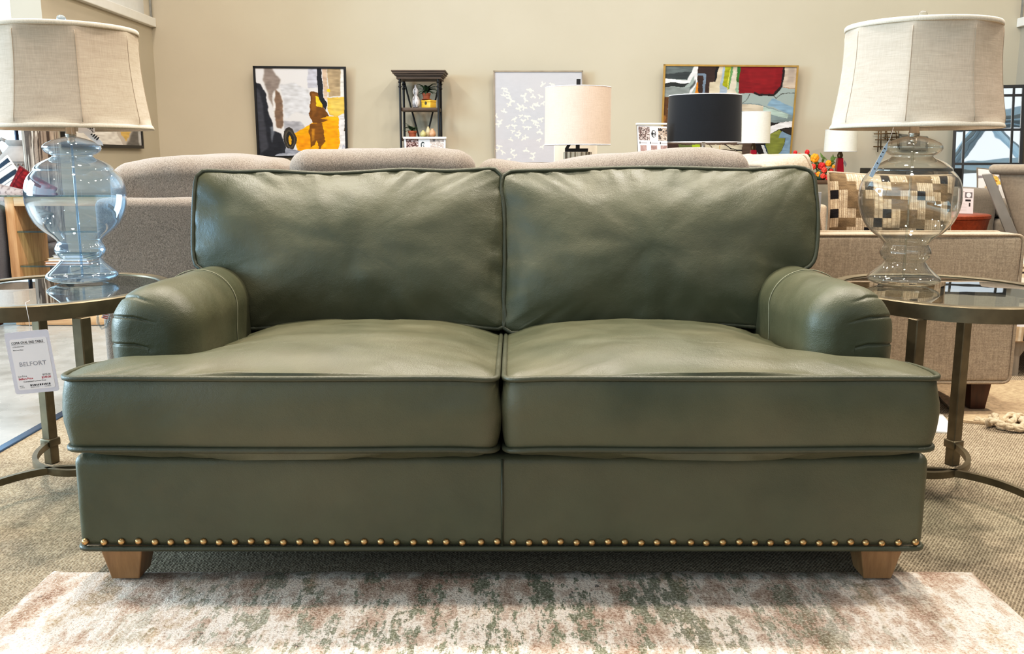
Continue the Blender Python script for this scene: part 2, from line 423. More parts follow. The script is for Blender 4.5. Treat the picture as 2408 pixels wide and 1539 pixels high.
# conduits that climb the two upper corners
M_cond = plain('conduit_metal', (175, 176, 174), .4, .6)
for x, y, side in ((XL+.02, YB-.05, 'left'), (XR-.03, YB-.05, 'right')):
    cdt = thing('conduit_pipe', 'thin grey metal conduit climbing the wall corner above the white trim on the %s' % side, 'pipe', (x, y, ZP))
    MB().tube([(x, y, ZP+.0), (x, y, 3.6)], .014, 8).build('pipe', M_cond, cdt, True)
    MB().tube([(x, y, ZP+.22), (x, y, ZP+.25)], .024, 8).build('coupling', M_cond, cdt, 40)
# far left shop window, out past the end of the short wall
fl = MB(); fl.box(-9.1, -8.95, -2, 14, 0, .35); fl.box(-9.1, -8.95, -2, 14, 3.2, 4.2)
struct(fl.build('wall_far_left', M_wall2))
wf = MB()
for y in (0, 2, 4, 6, 8, 10, 12, 14): wf.box(-9.06, -8.98, y-.04, y+.04, .35, 3.2)
win = struct(wf.build('window_1', plain('window_frame_metal', (60, 70, 80), .4, .5)))
# white steel roof trusses under the skylight, seen only in the leaning mirror
M_tr = plain('truss_paint', (190, 208, 220), .5, var=.05)
for i, y in enumerate((-5.5, -3.2, -.9)):
    tr = MB(); tr.box(-4, 12, y-.09, y+.09, 4.75, 4.95); tr.box(-4, 12, y-.09, y+.09, 5.9, 6.08); zo = (1.7, .85, 0)[i]
    for k in range(11):
        x = -4+1.6*k
        tr.tube([(x, y, 4.9), (x+.8, y, 5.95)], .06, 6); tr.tube([(x+.8, y, 5.95), (x+1.6, y, 4.9)], .06, 6)
    tr.v = [p+Vector((0, 0, zo)) for p in tr.v]
    struct(tr.build('beam_%d' % (i+1), M_tr))
for i, x in enumerate((1.0, 4.4, 7.6)):
    struct(MB().box(x-.12, x+.12, -9.2, -8.9, 0, 6.0).build('column_%d' % (i+1), M_tr))

# ------------------------------------------------------------ green leather sofa
GREEN = leather('green_leather', (72, 75, 56), (94, 91, 70))
M_pip = leather('green_leather_piping', (62, 65, 50), (78, 78, 60))
M_oak = wood('sofa_leg_wood', (160, 122, 84), (122, 88, 56), .4)
M_brass = plain('antique_brass', (200, 164, 116), .28, .95, var=.25, vscale=150)
CX = -.024
sofa = thing('sofa', 'green leather two-cushion sofa with rolled arms, piped cushions and brass nailheads', 'sofa', (CX, 2.45, 0))
def catmull(P, n):
    P = [Vector(p) for p in P]; out = []; m = len(P)
    for i in range(m):
        a, b, c, d = P[i-1], P[i], P[(i+1) % m], P[(i+2) % m]
        k = max(1, round((c-b).length/n))
        for j in range(k):
            s = j/k; out.append(.5*((2*b)+(c-a)*s+(2*a-5*b+4*c-d)*s*s+(3*b-a-3*c+d)*s**3))
    return out
def roundpoly(P, r, k=5, step=.02):
    """closed polygon with rounded corners, evenly sampled"""
    P = [Vector(p) for p in P]; out = []; n = len(P)
    rr = r if isinstance(r, (list, tuple)) else [r]*n
    for i in range(n):
        a, b, c = P[i-1], P[i], P[(i+1) % n]; e1 = (a-b).normalized(); e2 = (c-b).normalized()
        q = min(rr[i], (a-b).length*.45, (c-b).length*.45); s, e = b+e1*q, b+e2*q
        out += [s.lerp(b, x).lerp(b.lerp(e, x), x) for x in (i2/k for i2 in range(k+1))]
        nx = P[(i+2) % n]; q2 = min(rr[(i+1) % n], (b-c).length*.45, (nx-c).length*.45)
        s2 = c-e2*q2; m = max(1, int((s2-e).length/step))
        out += [e.lerp(s2, x/m) for x in range(1, m)]
    return out
def edge_dist(p, O):
    """smooth distance to the outline (exact for a straight edge)"""
    acc = 0.
    for i in range(len(O)):
        a, b = O[i], O[(i+1) % len(O)]; m = (a+b)*.5; L = (b-a).length
        r2 = (p-m).length_squared+(L*.3)**2; acc += L/(r2*math.sqrt(r2))
    return math.sqrt(2/acc)
def cushion(name, O, frame, thick, top, bot, Rt, Rb, parent, center, seed=0, wr=.0035, pk=.006, pr=.0065, bulge=.012, rings=16, sag=None, mat=None, pmat=None):
    """boxed cushion. O: outline (2-D). frame(x, y, h) -> 3-D, h measured from the top piping outward."""
    mb = MB(); n = len(O); c = Vector(center); per = [0]
    for i in range(n): per.append(per[-1]+(O[(i+1) % n]-O[i]).length)
    sg = sag or (lambda p: 0.)
    def layer(sgn, hc, Rr, base):
        L = []
        for k in range(rings):
            q = 1-(k/(rings-1))**1.6 if k else 1.
            q = max(q, .03); row = []
            for i in range(n):
                p = c+(O[i]-c)*q; d = 0 if k == 0 else edge_dist(p, O); e = min(1, d/Rr)
                h = hc*(1-(1-e)**2)
                w_ = noise.noise(Vector((p.x*7, p.y*7, seed)))*wr*2+noise.noise(Vector((p.x*19, p.y*19, seed+5)))*wr
                pu = noise.noise(Vector((per[i]*26, seed*3.1, d*6)))*pk*max(0, 1-d/.085)**2*min(1, d/.012)+noise.noise(Vector((p.x*16+p.y*7, p.y*5-p.x*3, seed*1.7)))*pk*.30*math.exp(-d/.16)*min(1, d/.03)
                row.append(frame(p.x, p.y, base+sgn*(h+(w_*min(1, d/.05)+pu))+sg(p)))
            L.append(row)
        return L
    A = layer(1, top, Rt, 0); B = layer(-1, bot, Rb, -thick)
    rows = list(reversed(A))
    for k in range(1, 8):
        q = k/8; row = []
        for i in range(n):
            tn = (O[(i+1) % n]-O[i-1]).normalized(); nn = Vector((tn.y, -tn.x))
            if nn.dot(O[i]-c) < 0 and False: nn = -nn
            p = O[i]+nn*ORI*bulge*math.sin(PI*q)*(1+.5*noise.noise(Vector((per[i]*5, q*3, seed+9))))
            row.append(frame(p.x, p.y, -thick*q+sg(O[i])))
        rows.append(row)
    rows += B
    vs = [p for r_ in rows for p in r_]
    fs = [(r_*n+i, r_*n+(i+1) % n, (r_+1)*n+(i+1) % n, (r_+1)*n+i) for r_ in range(len(rows)-1) for i in range(n)]
    L_ = (len(rows)-1)*n; ca, cb = sum(vs[:n], Vector())/n, sum(vs[L_:], Vector())/n; vs += [ca, cb]
    fs += [(i, (i+1) % n, len(vs)-2) for i in range(n)]+[(L_+i, L_+(i+1) % n, len(vs)-1) for i in range(n)]
    mb.add(vs, fs); o = mb.build(name, mat or GREEN, parent, 70)
    for hh in (0, -thick):
        pts = []
        for i in range(n):
            tn = (O[(i+1) % n]-O[i-1]).normalized(); nn = Vector((tn.y, -tn.x))*ORI
            p = O[i]+nn*.003; pts.append(frame(p.x, p.y, hh+sg(O[i])))
        MB().tube(pts, pr, 8, closed=True).build('piping', pmat or M_pip, o, True)
    return o
ORI = 1
# seat cushions: T-shaped in plan, the ears wrap in front of the arms
zt = .511
for side in (-1, 1):
    xs = (lambda x: CX+side*x)
    P = [(.010, 2.80), (.010, 1.93), (.46, 1.914), (.934, 1.932), (.944, 2.03), (.935, 2.125), (.745, 2.14), (.725, 2.2), (.725, 2.80)]
    O = roundpoly([(xs(x), y) for x, y in P], [.05, .035, .2, .04, .06, .03, .02, .05, .05], step=.018)
    ar = sum(a.x*b.y-b.x*a.y for a, b in zip(O, O[1:]+O[:1])); ORI = 1 if ar > 0 else -1
    sg = (lambda p, s=side: -.010*math.exp(-abs(p.x-CX)/.05)*max(0, 1-(p.y-1.9)/.3)-.004*math.exp(-abs(abs(p.x-CX)-.93)/.06)-.06*max(0, p.y-1.96))
    cushion('seat_cushion', O, lambda x, y, h: Vector((x, y, zt+h)), .157, .056, .040, .27, .09, sofa, (xs(.42), 2.12), seed=3+side*2, wr=.003, pk=.0065, sag=sg)
# back cushions, leaning; outlines follow the photo on the leaning plane
p0 = Vector((0, 2.61, .5)); sdir = Vector((0, .15, .427)).normalized(); nrm = Vector((0, -sdir.z, sdir.y))
Lp = [(478,405),(560,407),(640,405),(760,411),(860,407),(950,402),(1050,405),(1130,401),(1163,400),(1178,414),(1176,440),(1183,480),(1184,560),(1183,640),(1181,700),(1186,740),(1183,768),(1150,770),(1060,762),(900,762),(700,766),(578,771),(557,765),(551,740),(545,700),(532,668),(510,645),(480,635),(463,622),(457,590),(457,520),(460,450),(465,417)]
Rp = [(1186,415),(1202,406),(1260,404),(1340,402),(1450,398),(1560,397),(1680,400),(1760,402),(1850,396),(1890,399),(1910,412),(1916,450),(1921,520),(1918,580),(1910,615),(1890,632),(1850,648),(1830,672),(1824,705),(1820,750),(1813,767),(1780,768),(1700,762),(1550,765),(1400,770),(1260,776),(1203,781),(1187,770),(1187,720),(1189,650),(1189,560),(1187,490),(1181,450)]
for P, cpx, sd in ((Lp, (830, 590), 21), (Rp, (1520, 590), 33)):
    def to2(u, v):
        q = onplane(u, v, p0, nrm)-p0; return Vector((q.x, q.dot(sdir)))
    O = catmull([to2(*q) for q in P], .018)
    ar = sum(a.x*b.y-b.x*a.y for a, b in zip(O, O[1:]+O[:1])); ORI = 1 if ar > 0 else -1
    cushion('back_cushion', O, lambda x, y, h: p0+Vector((x, 0, 0))+sdir*y+nrm*h, .15, .075, .03, .22, .2, sofa, to2(*cpx), seed=sd, wr=.004, pk=.016, bulge=.01)
ORI = 1
# frame behind the cushions, base rail
MB().rbox(CX-.90, CX+.90, 2.86, 3.0, .25, .87, .04, 4).build('back_frame', GREEN, sofa, True)
def bdisp(p, n): return .0015*noise.noise(p*6)
base = MB().rbox(CX-.954, CX+.954, 1.99, 2.98, .099, .318, .022, 4, (40, 16, 8), bdisp).build('base', GREEN, sofa, True)
xc = aty(1181, 1200, 1.988).x
MB().tube([(xc, 1.9895, .31), (xc, 1.9885, .2), (xc, 1.9895, .105)], .003, 6).build('seam', M_pip, sofa, True)
e = .954
MB().tube(roundpoly([(CX-e, 1.988, .100), (CX+e, 1.988, .100), (CX+e, 2.975, .100), (CX-e, 2.975, .100)], .025, 4, .05), .0065, 8, closed=True).build('piping', M_pip, sofa, True)
# arms
def arm(side):
    xi, xo, ztop, zb, yb, yf = .715, .922, .662, .30, 2.93, 2.125
    xm = (xi+xo)/2; rad = (xo-xi)/2
    prof = []
    K = 130
    for k in range(40): prof.append((xi, zb+(ztop-rad-zb)*k/40))
    for k in range(K+1):
        a = PI-PI*k/K; prof.append((xm+rad*math.cos(a)*(1.0+.0386*max(0, math.cos(a))**2), ztop-rad+rad*math.sin(a)))
    for k in range(1, 120): prof.append((xo+.004-.02*(k/120)**2, ztop-rad+(zb-(ztop-rad))*k/120))
    n = len(prof); rows = []
    Rf = .075; zc = .46
    ys = [yb-(yb-yf-Rf)*(1-(1-k/39)**1.6) for k in range(40)]
    def place(x, y, z):
        zz_ = z+.012*max(0, min(1, (2.75-y)/.5))*max(0, min(1, (z-.45)/.15))   # the arm rises a little to the front
        p = Vector((x, y, zz_)); fy = max(0, min(1, (yf+Rf-y)/Rf))
        fr = max(0, min(1, (yf+Rf+.045-y)/.05)); ou = max(0, min(1, (x-(xm-.03))/.075)); ou = ou*ou*(3-2*ou)
        d = 0
        for z0, a_ in ((.650, .8), (.606, 1.), (.542, 1.)):
            lz = z0-.20*max(0, y-yf-.03)-.10*max(0, x-xo+.035)-.25*max(0, xm+.03-x)
            dz = zz_-lz
            d += a_*(-.0075*math.exp(-(dz/.0026)**2)+(.0026*math.exp(-(dz/.014)) if dz > 0 else .0010*math.exp(dz/.02)))
        d *= fr*ou
        d += .0025*noise.noise(Vector((x*11, y*11, z*11)))
        rdv = Vector((x-xm, 0, (zz_-zc)*.5)); rdv = rdv.normalized() if rdv.length > .01 else Vector()
        return p+(rdv*(1-fy)+Vector((0, -1, 0))*fy)*d
    for y in ys: rows.append([(x, y, z) for x, z in prof])
    for k in range(1, 33):                                   # front edge rolls over
        a = PI/2*k/32; ins = Rf*(1-math.cos(a))*.9; y = yf+Rf-Rf*math.sin(a)
        row = []
        for i, (x, z) in enumerate(prof):
            tx = prof[min(n-1, i+1)][0]-prof[max(0, i-1)][0]; tz = prof[min(n-1, i+1)][1]-prof[max(0, i-1)][1]
            L = math.hypot(tx, tz); row.append((x+tz/L*ins, y, z-tx/L*ins))
        rows.append(row)
    last = rows[-1]
    for k in range(1, 37):
        q = 1-k/36.; row = []
        for x, y, z in last:
            cz = max(zb, min(z, .545)); cx_ = xm
            row.append((cx_+(x-cx_)*max(q, .002), y-.0012*(1-q*q), cz+(z-cz)*max(q, .002)))
        rows.append(row)
    vs = [place(*p) for r_ in rows for p in r_]
    vs = [Vector((CX+side*p.x, p.y, p.z)) for p in vs]
    fs = [(r_*n+i, r_*n+i+1, (r_+1)*n+i+1, (r_+1)*n+i) for r_ in range(len(rows)-1) for i in range(n-1)]
    a = MB().add(vs, fs).build('arm', GREEN, sofa, True)
    ring = [(CX+side*(xm+(x-xm)*1.012), 2.47+.03*math.sin(max(0, (z-.5)/.16)*1.2), z+.0105) for x, z in prof[16:-50]]
    MB().tube(ring, .0014, 5).build('seam', plain('seam_thread', (135, 134, 112), .6), a, True)
for s_ in (-1, 1): arm(s_)
# legs: square tapered blocks
def sofa_leg(x0, x1, b0, b1, y0, y1, c0, c1, zt_=.105):
    vs = [(b0, c0, .0155), (b1, c0, .0155), (b1, c1, .0155), (b0, c1, .0155), (x0, y0, zt_), (x1, y0, zt_), (x1, y1, zt_), (x0, y1, zt_)]
    return MB().add(vs, [(3, 2, 1, 0), (4, 5, 6, 7), (0, 1, 5, 4), (1, 2, 6, 5), (2, 3, 7, 6), (3, 0, 4, 7)])
for s_ in (-1, 1):
    for y0, y1, c0, c1 in ((2.0, 2.105, 2.012, 2.08), (2.84, 2.95, 2.86, 2.93)):
        a, b = (CX+s_*.815, CX+s_*.915); c_, d_ = (CX+s_*.832, CX+s_*.896)
        zl = sofa_leg(min(a, b), max(a, b), min(c_, d_), max(c_, d_), y0, y1, c0, c1)
        if y0 > 2.5: zl.v = [Vector((p.x, p.y, 0 if p.z < .05 else p.z)) for p in zl.v]
        o = zl.build('leg', M_oak, sofa); bv = o.modifiers.new('b', 'BEVEL'); bv.width = .003; bv.segments = 2
# nailheads
nails = [200,244,285,325,364,401,440,478,515,552,590,628,666,704,743,780,816,856,895,932,972,1011,1049,1087,1131,1169,1206,1244,1281,1318,1356,1392,1430,1469,1508,1545,1583,1625,1661,1700,1739,1775,1812,1852,1889,1927,1963,2001,2036,2074,2113,2153]
nh = MB().lathe([(.0001, .0062), (.003, .0058), (.0058, .0042), (.0082, .0015), (.0084, -.002)], 14, M=R(PI/2)).build('nailhead', M_brass, sofa, True, local=True)
for i, u in enumerate(nails):
    o = nh if i == 0 else nh.copy()
    if i: C.objects.link(o); o.parent = sofa
    q = aty(u, 1277+2.5*math.sin(i*1.7)*.5+(u-1200)*.0012, 1.987); o.location = Vector((max(CX-.938, min(CX+.938, q.x)), 1.9885, q.z))-sofa.location
# hang tag behind the right cushion
M_card = plain('white_card', (236, 234, 238), .5, var=.02)
tg = thing('hang_tag', 'slim white hang tag sticking out at the right edge of the sofa back', 'tag', aty(1923, 475, 2.82))
q0, q1 = aty(1912, 452, 2.835), aty(1929, 500, 2.835)
MB().rbox(q0.x, q1.x, 2.834, 2.8355, q1.z, q0.z, .0007, 1).build('card', M_card, tg)
# ------------------------------------------------------------ rug in front
def rug_mat():
    m, t, b = nt('distressed_rug_pile'); v = coords(t)
    st = noi(t, coords(t, (6, 1.5, 1)), 1.5, 7, .72); st2 = noi(t, coords(t, (8, 1.5, 1), (0, 0, .03)), 1.9, 8, .78)
    fine = noi(t, v, 170, 3, .75); mid = noi(t, coords(t, (1, .7, 1)), 34, 5, .75); lump = noi(t, coords(t, (1.2, .6, 1)), 6, 5, .7)
    f = mix(t, .25, mix(t, .5, st, lump), mid)
    cc = ramp(t, f, [(.38, lin((128, 100, 82))), (.44, lin((176, 148, 130))), (.485, lin((206, 184, 168))), (.52, lin((244, 232, 220))), (.555, lin((226, 206, 190))), (.60, lin((190, 164, 136))), (.66, lin((236, 220, 204)))])
    gm = mix(t, .36, st2, mid)
    g = ramp(t, gm, [(.508, (0, 0, 0)), (.530, (1, 1, 1))])
    sx_ = N(t, 'ShaderNodeSeparateXYZ'); t.links.new(coords(t, (1, 1, 1)), sx_.inputs[0])
    ab = N(t, 'ShaderNodeMath', operation='ABSOLUTE'); t.links.new(sx_.outputs['X'], ab.inputs[0])
    g = mix(t, 1., g, ramp(t, ab.outputs[0], [(.15, (.92,)*3), (.6, (.7,)*3), (.95, (.12,)*3)]), 'MULTIPLY')
    cc = mix(t, g, cc, ramp(t, mid, [(.35, lin((62, 76, 56))), (.6, lin((112, 122, 98))), (.75, lin((150, 150, 126)))]))
    dk = noi(t, coords(t, (11, 6, 1), (0, 0, .2)), 2.6, 7, .8)
    cc = mix(t, ramp(t, dk, [(.635, (0, 0, 0)), (.655, (.9, .9, .9))]), cc, lin((48, 46, 46)))
    cc = mix(t, ramp(t, fine, [(.48, (.0,)*3), (.70, (.6,)*3)]), cc, lin((246, 232, 218)))
    cc = mix(t, ramp(t, fine, [(.34, (.6,)*3), (.47, (0,)*3)]), cc, lin((112, 90, 76)))
    t.links.new(cc, b.inputs['Base Color']); b.inputs['Roughness'].default_value = .85; b.inputs['Specular IOR Level'].default_value = .15
    bump(t, b, mix(t, .5, fine, mid), .8, .014); return m
rg = MB(); nx, ny = 150, 90; vs = []
for j in range(ny+1):
    for i in range(nx+1):
        x = -1.09+2.18*i/nx; y = .35+1.73*j/ny
        ex = min(i, nx-i); ey = min(j, ny-j)
        h = .0125*(1-math.exp(-min(ex, ey)*.9))
        if ex == 0: x += .008*noise.noise(Vector((y*14, 3, 1)))
        if ey == 0: y += .009*noise.noise(Vector((x*16, 7, 2)))
        if ex and ey: h += .0012*noise.noise(Vector((x*35, y*35, 0)))
        vs.append((x, y, max(.001, h)))
rg.add(vs, [(j*(nx+1)+i, j*(nx+1)+i+1, (j+1)*(nx+1)+i+1, (j+1)*(nx+1)+i) for j in range(ny) for i in range(nx)])
rug = rg.build('area_rug', rug_mat(), None, True)
tag(rug, 'distressed cream, blush and green pile rug under the front legs of the green sofa', 'rug')

# ------------------------------------------------------------ oval end tables
M_tab = plain('aged_silver_leaf_metal', (112, 102, 82), .38, .7, var=.3, vscale=14)
M_glT = glass('table_glass', (.72, .80, .79), (.6, .74, .74), 1.62, 1.3, .01)
ZT = .608
def oval_table(cx, cy, mirror, label):
    t_ = thing('oval_end_table', label, 'table', (cx, cy, 0), 0, 'oval glass end tables')
    a, b_ = .300, .356
    def ov(f, a_=a, bb=b_): return Vector((cx+a_*math.cos(f), cy+bb*math.sin(f), 0))
    # rim: flat metal hoop with an inner lip
    sec = [(0, ZT-.040), (0, ZT-.003), (-.003, ZT), (-.027, ZT), (-.030, ZT-.002), (-.030, ZT-.040)]
    vs = []; n = 96; fs = []
    for k in range(n):
        f = 2*PI*k/n
        for d, z in sec: p = ov(f, a+d, b_+d); vs.append((p.x, p.y, z))
    m = len(sec)
    for k in range(n):
        for j in range(m): fs.append((k*m+j, ((k+1) % n)*m+j, ((k+1) % n)*m+(j+1) % m, k*m+(j+1) % m))
    MB().add(vs, fs).build('rim', M_tab, t_, 35)
    g = [ov(2*PI*k/n, a-.031, b_-.031) for k in range(n)]
    MB().add([(p.x, p.y, ZT-.004) for p in g]+[(cx, cy, ZT-.004)], [(k, (k+1) % n, n) for k in range(n)]).build('glass_top', M_glT, t_, True)
    lx, ly = .192, .270
    for sx_ in (-1, 1):
        for sy in (-1, 1):
            x, y = cx+sx_*lx, cy+sy*ly; M = T(x, y, 0) @ R(0, 0, math.radians(22)*sx_*sy)
            lg = MB().box(-.0165, .0165, -.0165, .0165, 0, ZT-.039, M)
            lg = lg.build('leg', M_tab, t_); bv = lg.modifiers.new('b', 'BEVEL'); bv.width = .0025
            MB().rbox(-.022, .022, -.022, .022, .058, .084, .005, 2, M=M).build('collar', M_tab, lg, 40)
    for sy in (-1, 1):     # two U-shaped stretchers that cross
        pts = []
        for k in range(41):
            f = -1+2*k/40; x = lx*math.sin(f*PI/2)*1.0
            u_ = abs(f); y = -.020+(ly+.020)*u_**1.8
            pts.append((cx+x, cy+sy*y, .066))
        MB().tube(pts, 0, rect=(.007, .010), up=(0, 0, 1)).build('stretcher', M_tab, t_, 40)
    return t_
tabL = oval_table(-1.29, 2.62, True, 'oval glass-topped end table left of the green sofa, price card hanging from it')
tabR = oval_table(1.217, 2.60, False, 'oval glass-topped end table right of the green sofa, without a price card')

# ------------------------------------------------------------ glass table lamps
M_gl = glass('clear_blown_glass', (.92, .93, .905), (.34, .34, .31), 1.5, 1.6, .012, 3., (.8, .78, .7), .025)
M_glb = glass('window_blue_blown_glass', (.78, .89, .99), (.46, .74, .92), 1.5, 1.9, .012, 2.6, (.62, .78, .96), .075)  # clear glass; blue window light put into its tint, edges and haze
M_ch = plain('brushed_nickel', (200, 194, 184), .22, .95, var=.08)
def linen():
    m, t, b = nt('linen_shade'); v = coords(t)
    a = noi(t, coords(t, (1, 1, .05)), 420, 2); d = noi(t, coords(t, (.06, .06, 1)), 420, 3); sl = noi(t, coords(t, (.12, .12, 1)), 110, 4, .7)
    f = mix(t, .4, mix(t, .5, a, d), sl)
    t.links.new(ramp(t, f, [(.36, lin((190, 174, 156))), (.64, lin((212, 197, 179)))]), b.inputs['Base Color'])
    b.inputs['Roughness'].default_value = .9; b.inputs['Specular IOR Level'].default_value = .1
    b.inputs['Subsurface Weight'].default_value = 0; bump(t, b, f, .4, .002); return m
M_lin = linen(); M_lin2 = fabric('shade_trim_linen', (216, 204, 186), 400, .15, .2)
def glass_lamp(x, y, rot, gmat, label):
    L = thing('glass_table_lamp', label, 'lamp', (x, y, ZT+.001), rot, 'glass table lamps')
    pr = [(.072, 0), (.090, .006), (.0995, .014), (.098, .022), (.083, .036), (.066, .052), (.057, .064), (.056, .068), (.061, .074), (.067, .082), (.070, .092), (.067, .103), (.062, .112), (.061, .118), (.066, .125), (.078, .136),
          (.097, .151), (.114, .170), (.122, .184), (.131, .206), (.1365, .232), (.1375, .258), (.135, .280), (.127, .302), (.114, .318), (.109, .323), (.108, .328), (.101, .337), (.085, .348), (.066, .357), (.056, .362), (.0555, .366)]
    # smooth the profile
    P = [Vector((a, b)) for a, b in pr]; sm = []
    for i in range(len(P)-1):
        p0_, p1, p2, p3 = P[max(0, i-1)], P[i], P[i+1], P[min(len(P)-1, i+2)]
        for k in range(3):
            s = k/3; sm.append(.5*((2*p1)+(p2-p0_)*s+(2*p0_-5*p1+4*p2-p3)*s*s+(3*p1-p0_-3*p2+p3)*s**3))
    sm.append(P[-1])
    mb = MB(); mb.cap = False
    body = mb.lathe([(p.x, p.y) for p in sm], 56).build('glass_body', gmat, L, True, True)
    mb = MB(); mb.cap = False
    mb.lathe([(.0001, .004), (.05, .003), (.070, .002)], 48).build('foot_disc', gmat, body, True, True)
    mb = MB(); mb.cap = False
    mb.lathe([(.0555, .3665), (.064, .369), (.074, .376), (.0795, .386), (.0785, .393), (.071, .400), (.052, .409), (.030, .416), (.013, .420)], 48).build('glass_lid', gmat, L, True, True)
    MB().lathe([(.0001, .414), (.010, .414), (.015, .421), (.015, .428), (.0135, .432), (.0135, .500), (.006, .505), (.005, .720), (.0001, .722)], 20).build('stem', M_ch, L, 40, True)
    MB().tube([(0, 0, .01), (0, 0, .22), (0, 0, .416)], .0035, 10).build('cord_tube', gmat, L, True, True)
    MB().ball((0, 0, .406), .011, .011, .009).build('collar_nut', M_ch, L, True, True)
    fin = MB().lathe([(.0001, .721), (.012, .721), (.012, .727), (.007, .732), (.0001, .733)], 16).build('finial', M_ch, L, 40, True)
    MB().ball((0, 0, .744), .013, .013, .013, 16, 10).build('finial_ball', gmat, fin, True, True)
    # shade of eight sewn panels
    zb, zt_ = .440, .716
    prof = [(.226, 0), (.2225, .012), (.214, .06), (.2055, .12), (.200, .18), (.1985, .24), (.2005, .276)]
    def facet(a, z):
        s = (a % (PI/4))-PI/8; k = math.cos(PI/8)/math.cos(s); bl = .55*min(1, max(0, (z-.006)/.02))*min(1, max(0, (.272-z)/.02))
        return 1+bl*(k/ .9625-1)
    rows = []
    for i in range(40):
        z = .276*i/39
        for (r0, z0), (r1, z1) in zip(prof, prof[1:]):
            if z0 <= z <= z1+1e-9:
                s = (z-z0)/(z1-z0); rows.append((r0+(r1-r0)*s, z)); break
    # smooth radius
    rs = [r for r, z in rows]
    for _ in range(4): rs = [rs[0]]+[(rs[i-1]+2*rs[i]+rs[i+1])/4 for i in range(1, len(rs)-1)]+[rs[-1]]
    mb = MB(); mb.cap = False
    mb.lathe([(r, z) for r, (_, z) in zip(rs, rows)], 128, T(0, 0, zb), facet)
    sh = mb.build('shade', M_lin, L, True, True)
    for k in range(8):
        a = k*PI/4
        MB().tube([(r*facet(a, z)*1.0015*math.cos(a), r*facet(a, z)*1.0015*math.sin(a), zb+z) for r, (_, z) in list(zip(rs, rows))[2:-2:2]], .0008, 5).build('seam', plain_seam, sh, True, True)
    for (r, z, h) in ((.2262, 0, .011), (.2008, .276-.010, .012)):
        mb = MB(); mb.cap = False
        mb.lathe([(r-.003, z), (r, z-.001), (r+.0022, z+.002), (r+.0018-(.003 if z < .1 else 0), z+h*.8), (r-.001-(.003 if z < .1 else 0), z+h+.001), (r-.004, z+h)], 96, T(0, 0, zb))
        mb.build('trim_band', M_lin2, sh, True, True)
    for k in range(3):
        a = 2*PI*k/3+.4; MB().tube([(0, 0, zb+.262), (.2*math.cos(a), .2*math.sin(a), zb+.27)], .0016, 5).build('spider', M_ch, sh, True, True)
    return L
plain_seam = plain('shade_seam', (184, 168, 150), .9)
pr_ = atz(2123, 669, ZT); pl_ = atz(195, 661, ZT)
lampR = glass_lamp(pr_.x, pr_.y, math.radians(16), M_gl, 'clear glass urn lamp with linen panel shade on the oval table right of the sofa')
lampL = glass_lamp(pl_.x, pl_.y, math.radians(-12), M_glb, 'blue-lit glass urn lamp with linen panel shade on the oval table left of the sofa')

# ------------------------------------------------------------ price card under the left table
M_sleeve = plain('plastic_sleeve', (214, 208, 216), .25, var=.03); M_ppr = plain('paper', (236, 228, 228), .7, var=.02)
M_ink = plain('ink_black', (40, 36, 40), .7); M_inkg = plain('ink_grey', (164, 160, 166), .7); M_inkr = plain('ink_red', (178, 40, 62), .7)
card = thing('price_card', 'white plastic-sleeved price card hanging on a string from the left oval table', 'sign', aty(72, 775, 2.255))
yC = 2.255; cw = aty(75, 852, yC); MC = T(cw.x, yC, cw.z) @ R(0, math.radians(-5.5), 0)
MB().rbox(-.056, .056, -.0008, .0008, -.079, .079, .0007, 1).v
def roundrect(w_, h_, r): return [(p.x, p.y) for p in roundpoly([(-w_/2, -h_/2), (w_/2, -h_/2), (w_/2, h_/2), (-w_/2, h_/2)], r, 5, .05)]
MB().prism(roundrect(.110, .156, .008), -.0006, .0006, MC).build('sleeve', M_sleeve, card)
ins = MB().prism(roundrect(.092, .128, .006), -.0012, -.0007, MC @ T(.001, 0, -.004)).build('insert', M_ppr, card)
def ct(x, z): return MC @ T(x, -.0016, z)
lettering('COPIA OVAL END TABLE', .0088, M_ink, ins, ct(-.041, .0475), bold=.012, sx=.80)
lettering('11790-000342001', .0040, M_ink, ins, ct(-.040, .0395))
lettering('Metal and Glass', .0040, M_ink, ins, ct(-.040, .0315), bold=.01)
lettering('BELFORT', .0150, M_inkg, ins, ct(-.032, -.0085), bold=.012, sx=1.12)
lettering('List Price', .0062, M_ink, ins, ct(-.040, -.0355), sx=.95); lettering('$525.00', .0062, M_ink, ins, ct(.041, -.0355), 'RIGHT')
lettering('Belfort Price', .0072, M_inkr, ins, ct(-.040, -.0425), bold=.02, sx=.98); lettering('$349.00', .0072, M_inkr, ins, ct(.041, -.0425), 'RIGHT', bold=.02)
lettering('Guaranteed Lowest Price', .0056, M_ink, ins, ct(-.030, -.0492), shear=.3, sx=.98)
MB().box(-.042, .042, -.0014, -.0012, .0455, .0459, MC).build('rule', M_ink, ins); bc = MB()
xb = -.014
for k in range(11):
    w_ = (.0035, .0026, .0038, .0024, .0022, .0036, .0028, .0022, .0034, .0022, .0034)[k]; bc.box(xb, xb+w_, -.0014, -.0012, -.0600, -.0553, MC); xb += w_+.0018
bc.build('barcode', M_ink, ins)
lettering('889482', .0034, M_ink, ins, ct(-.041, -.0590)); lettering('12/07/22', .0034, M_ink, ins, ct(-.041, -.0632)); lettering('EN7271-1A-GT', .0034, M_ink, ins, ct(-.014, -.0640)); lettering('0123480006', .0032, M_ink, ins, ct(.021, -.0640))
q0, q1, q2 = aty(72, 784, yC), aty(68, 752, yC), aty(60, 712, yC)
MB().tube([MC @ Vector((.002, 0, .070)), q0, q1, q2, q2+Vector((0, .02, .002))], .0006, 5).build('string', plain('nylon_string', (226, 224, 226), .4), card, True)

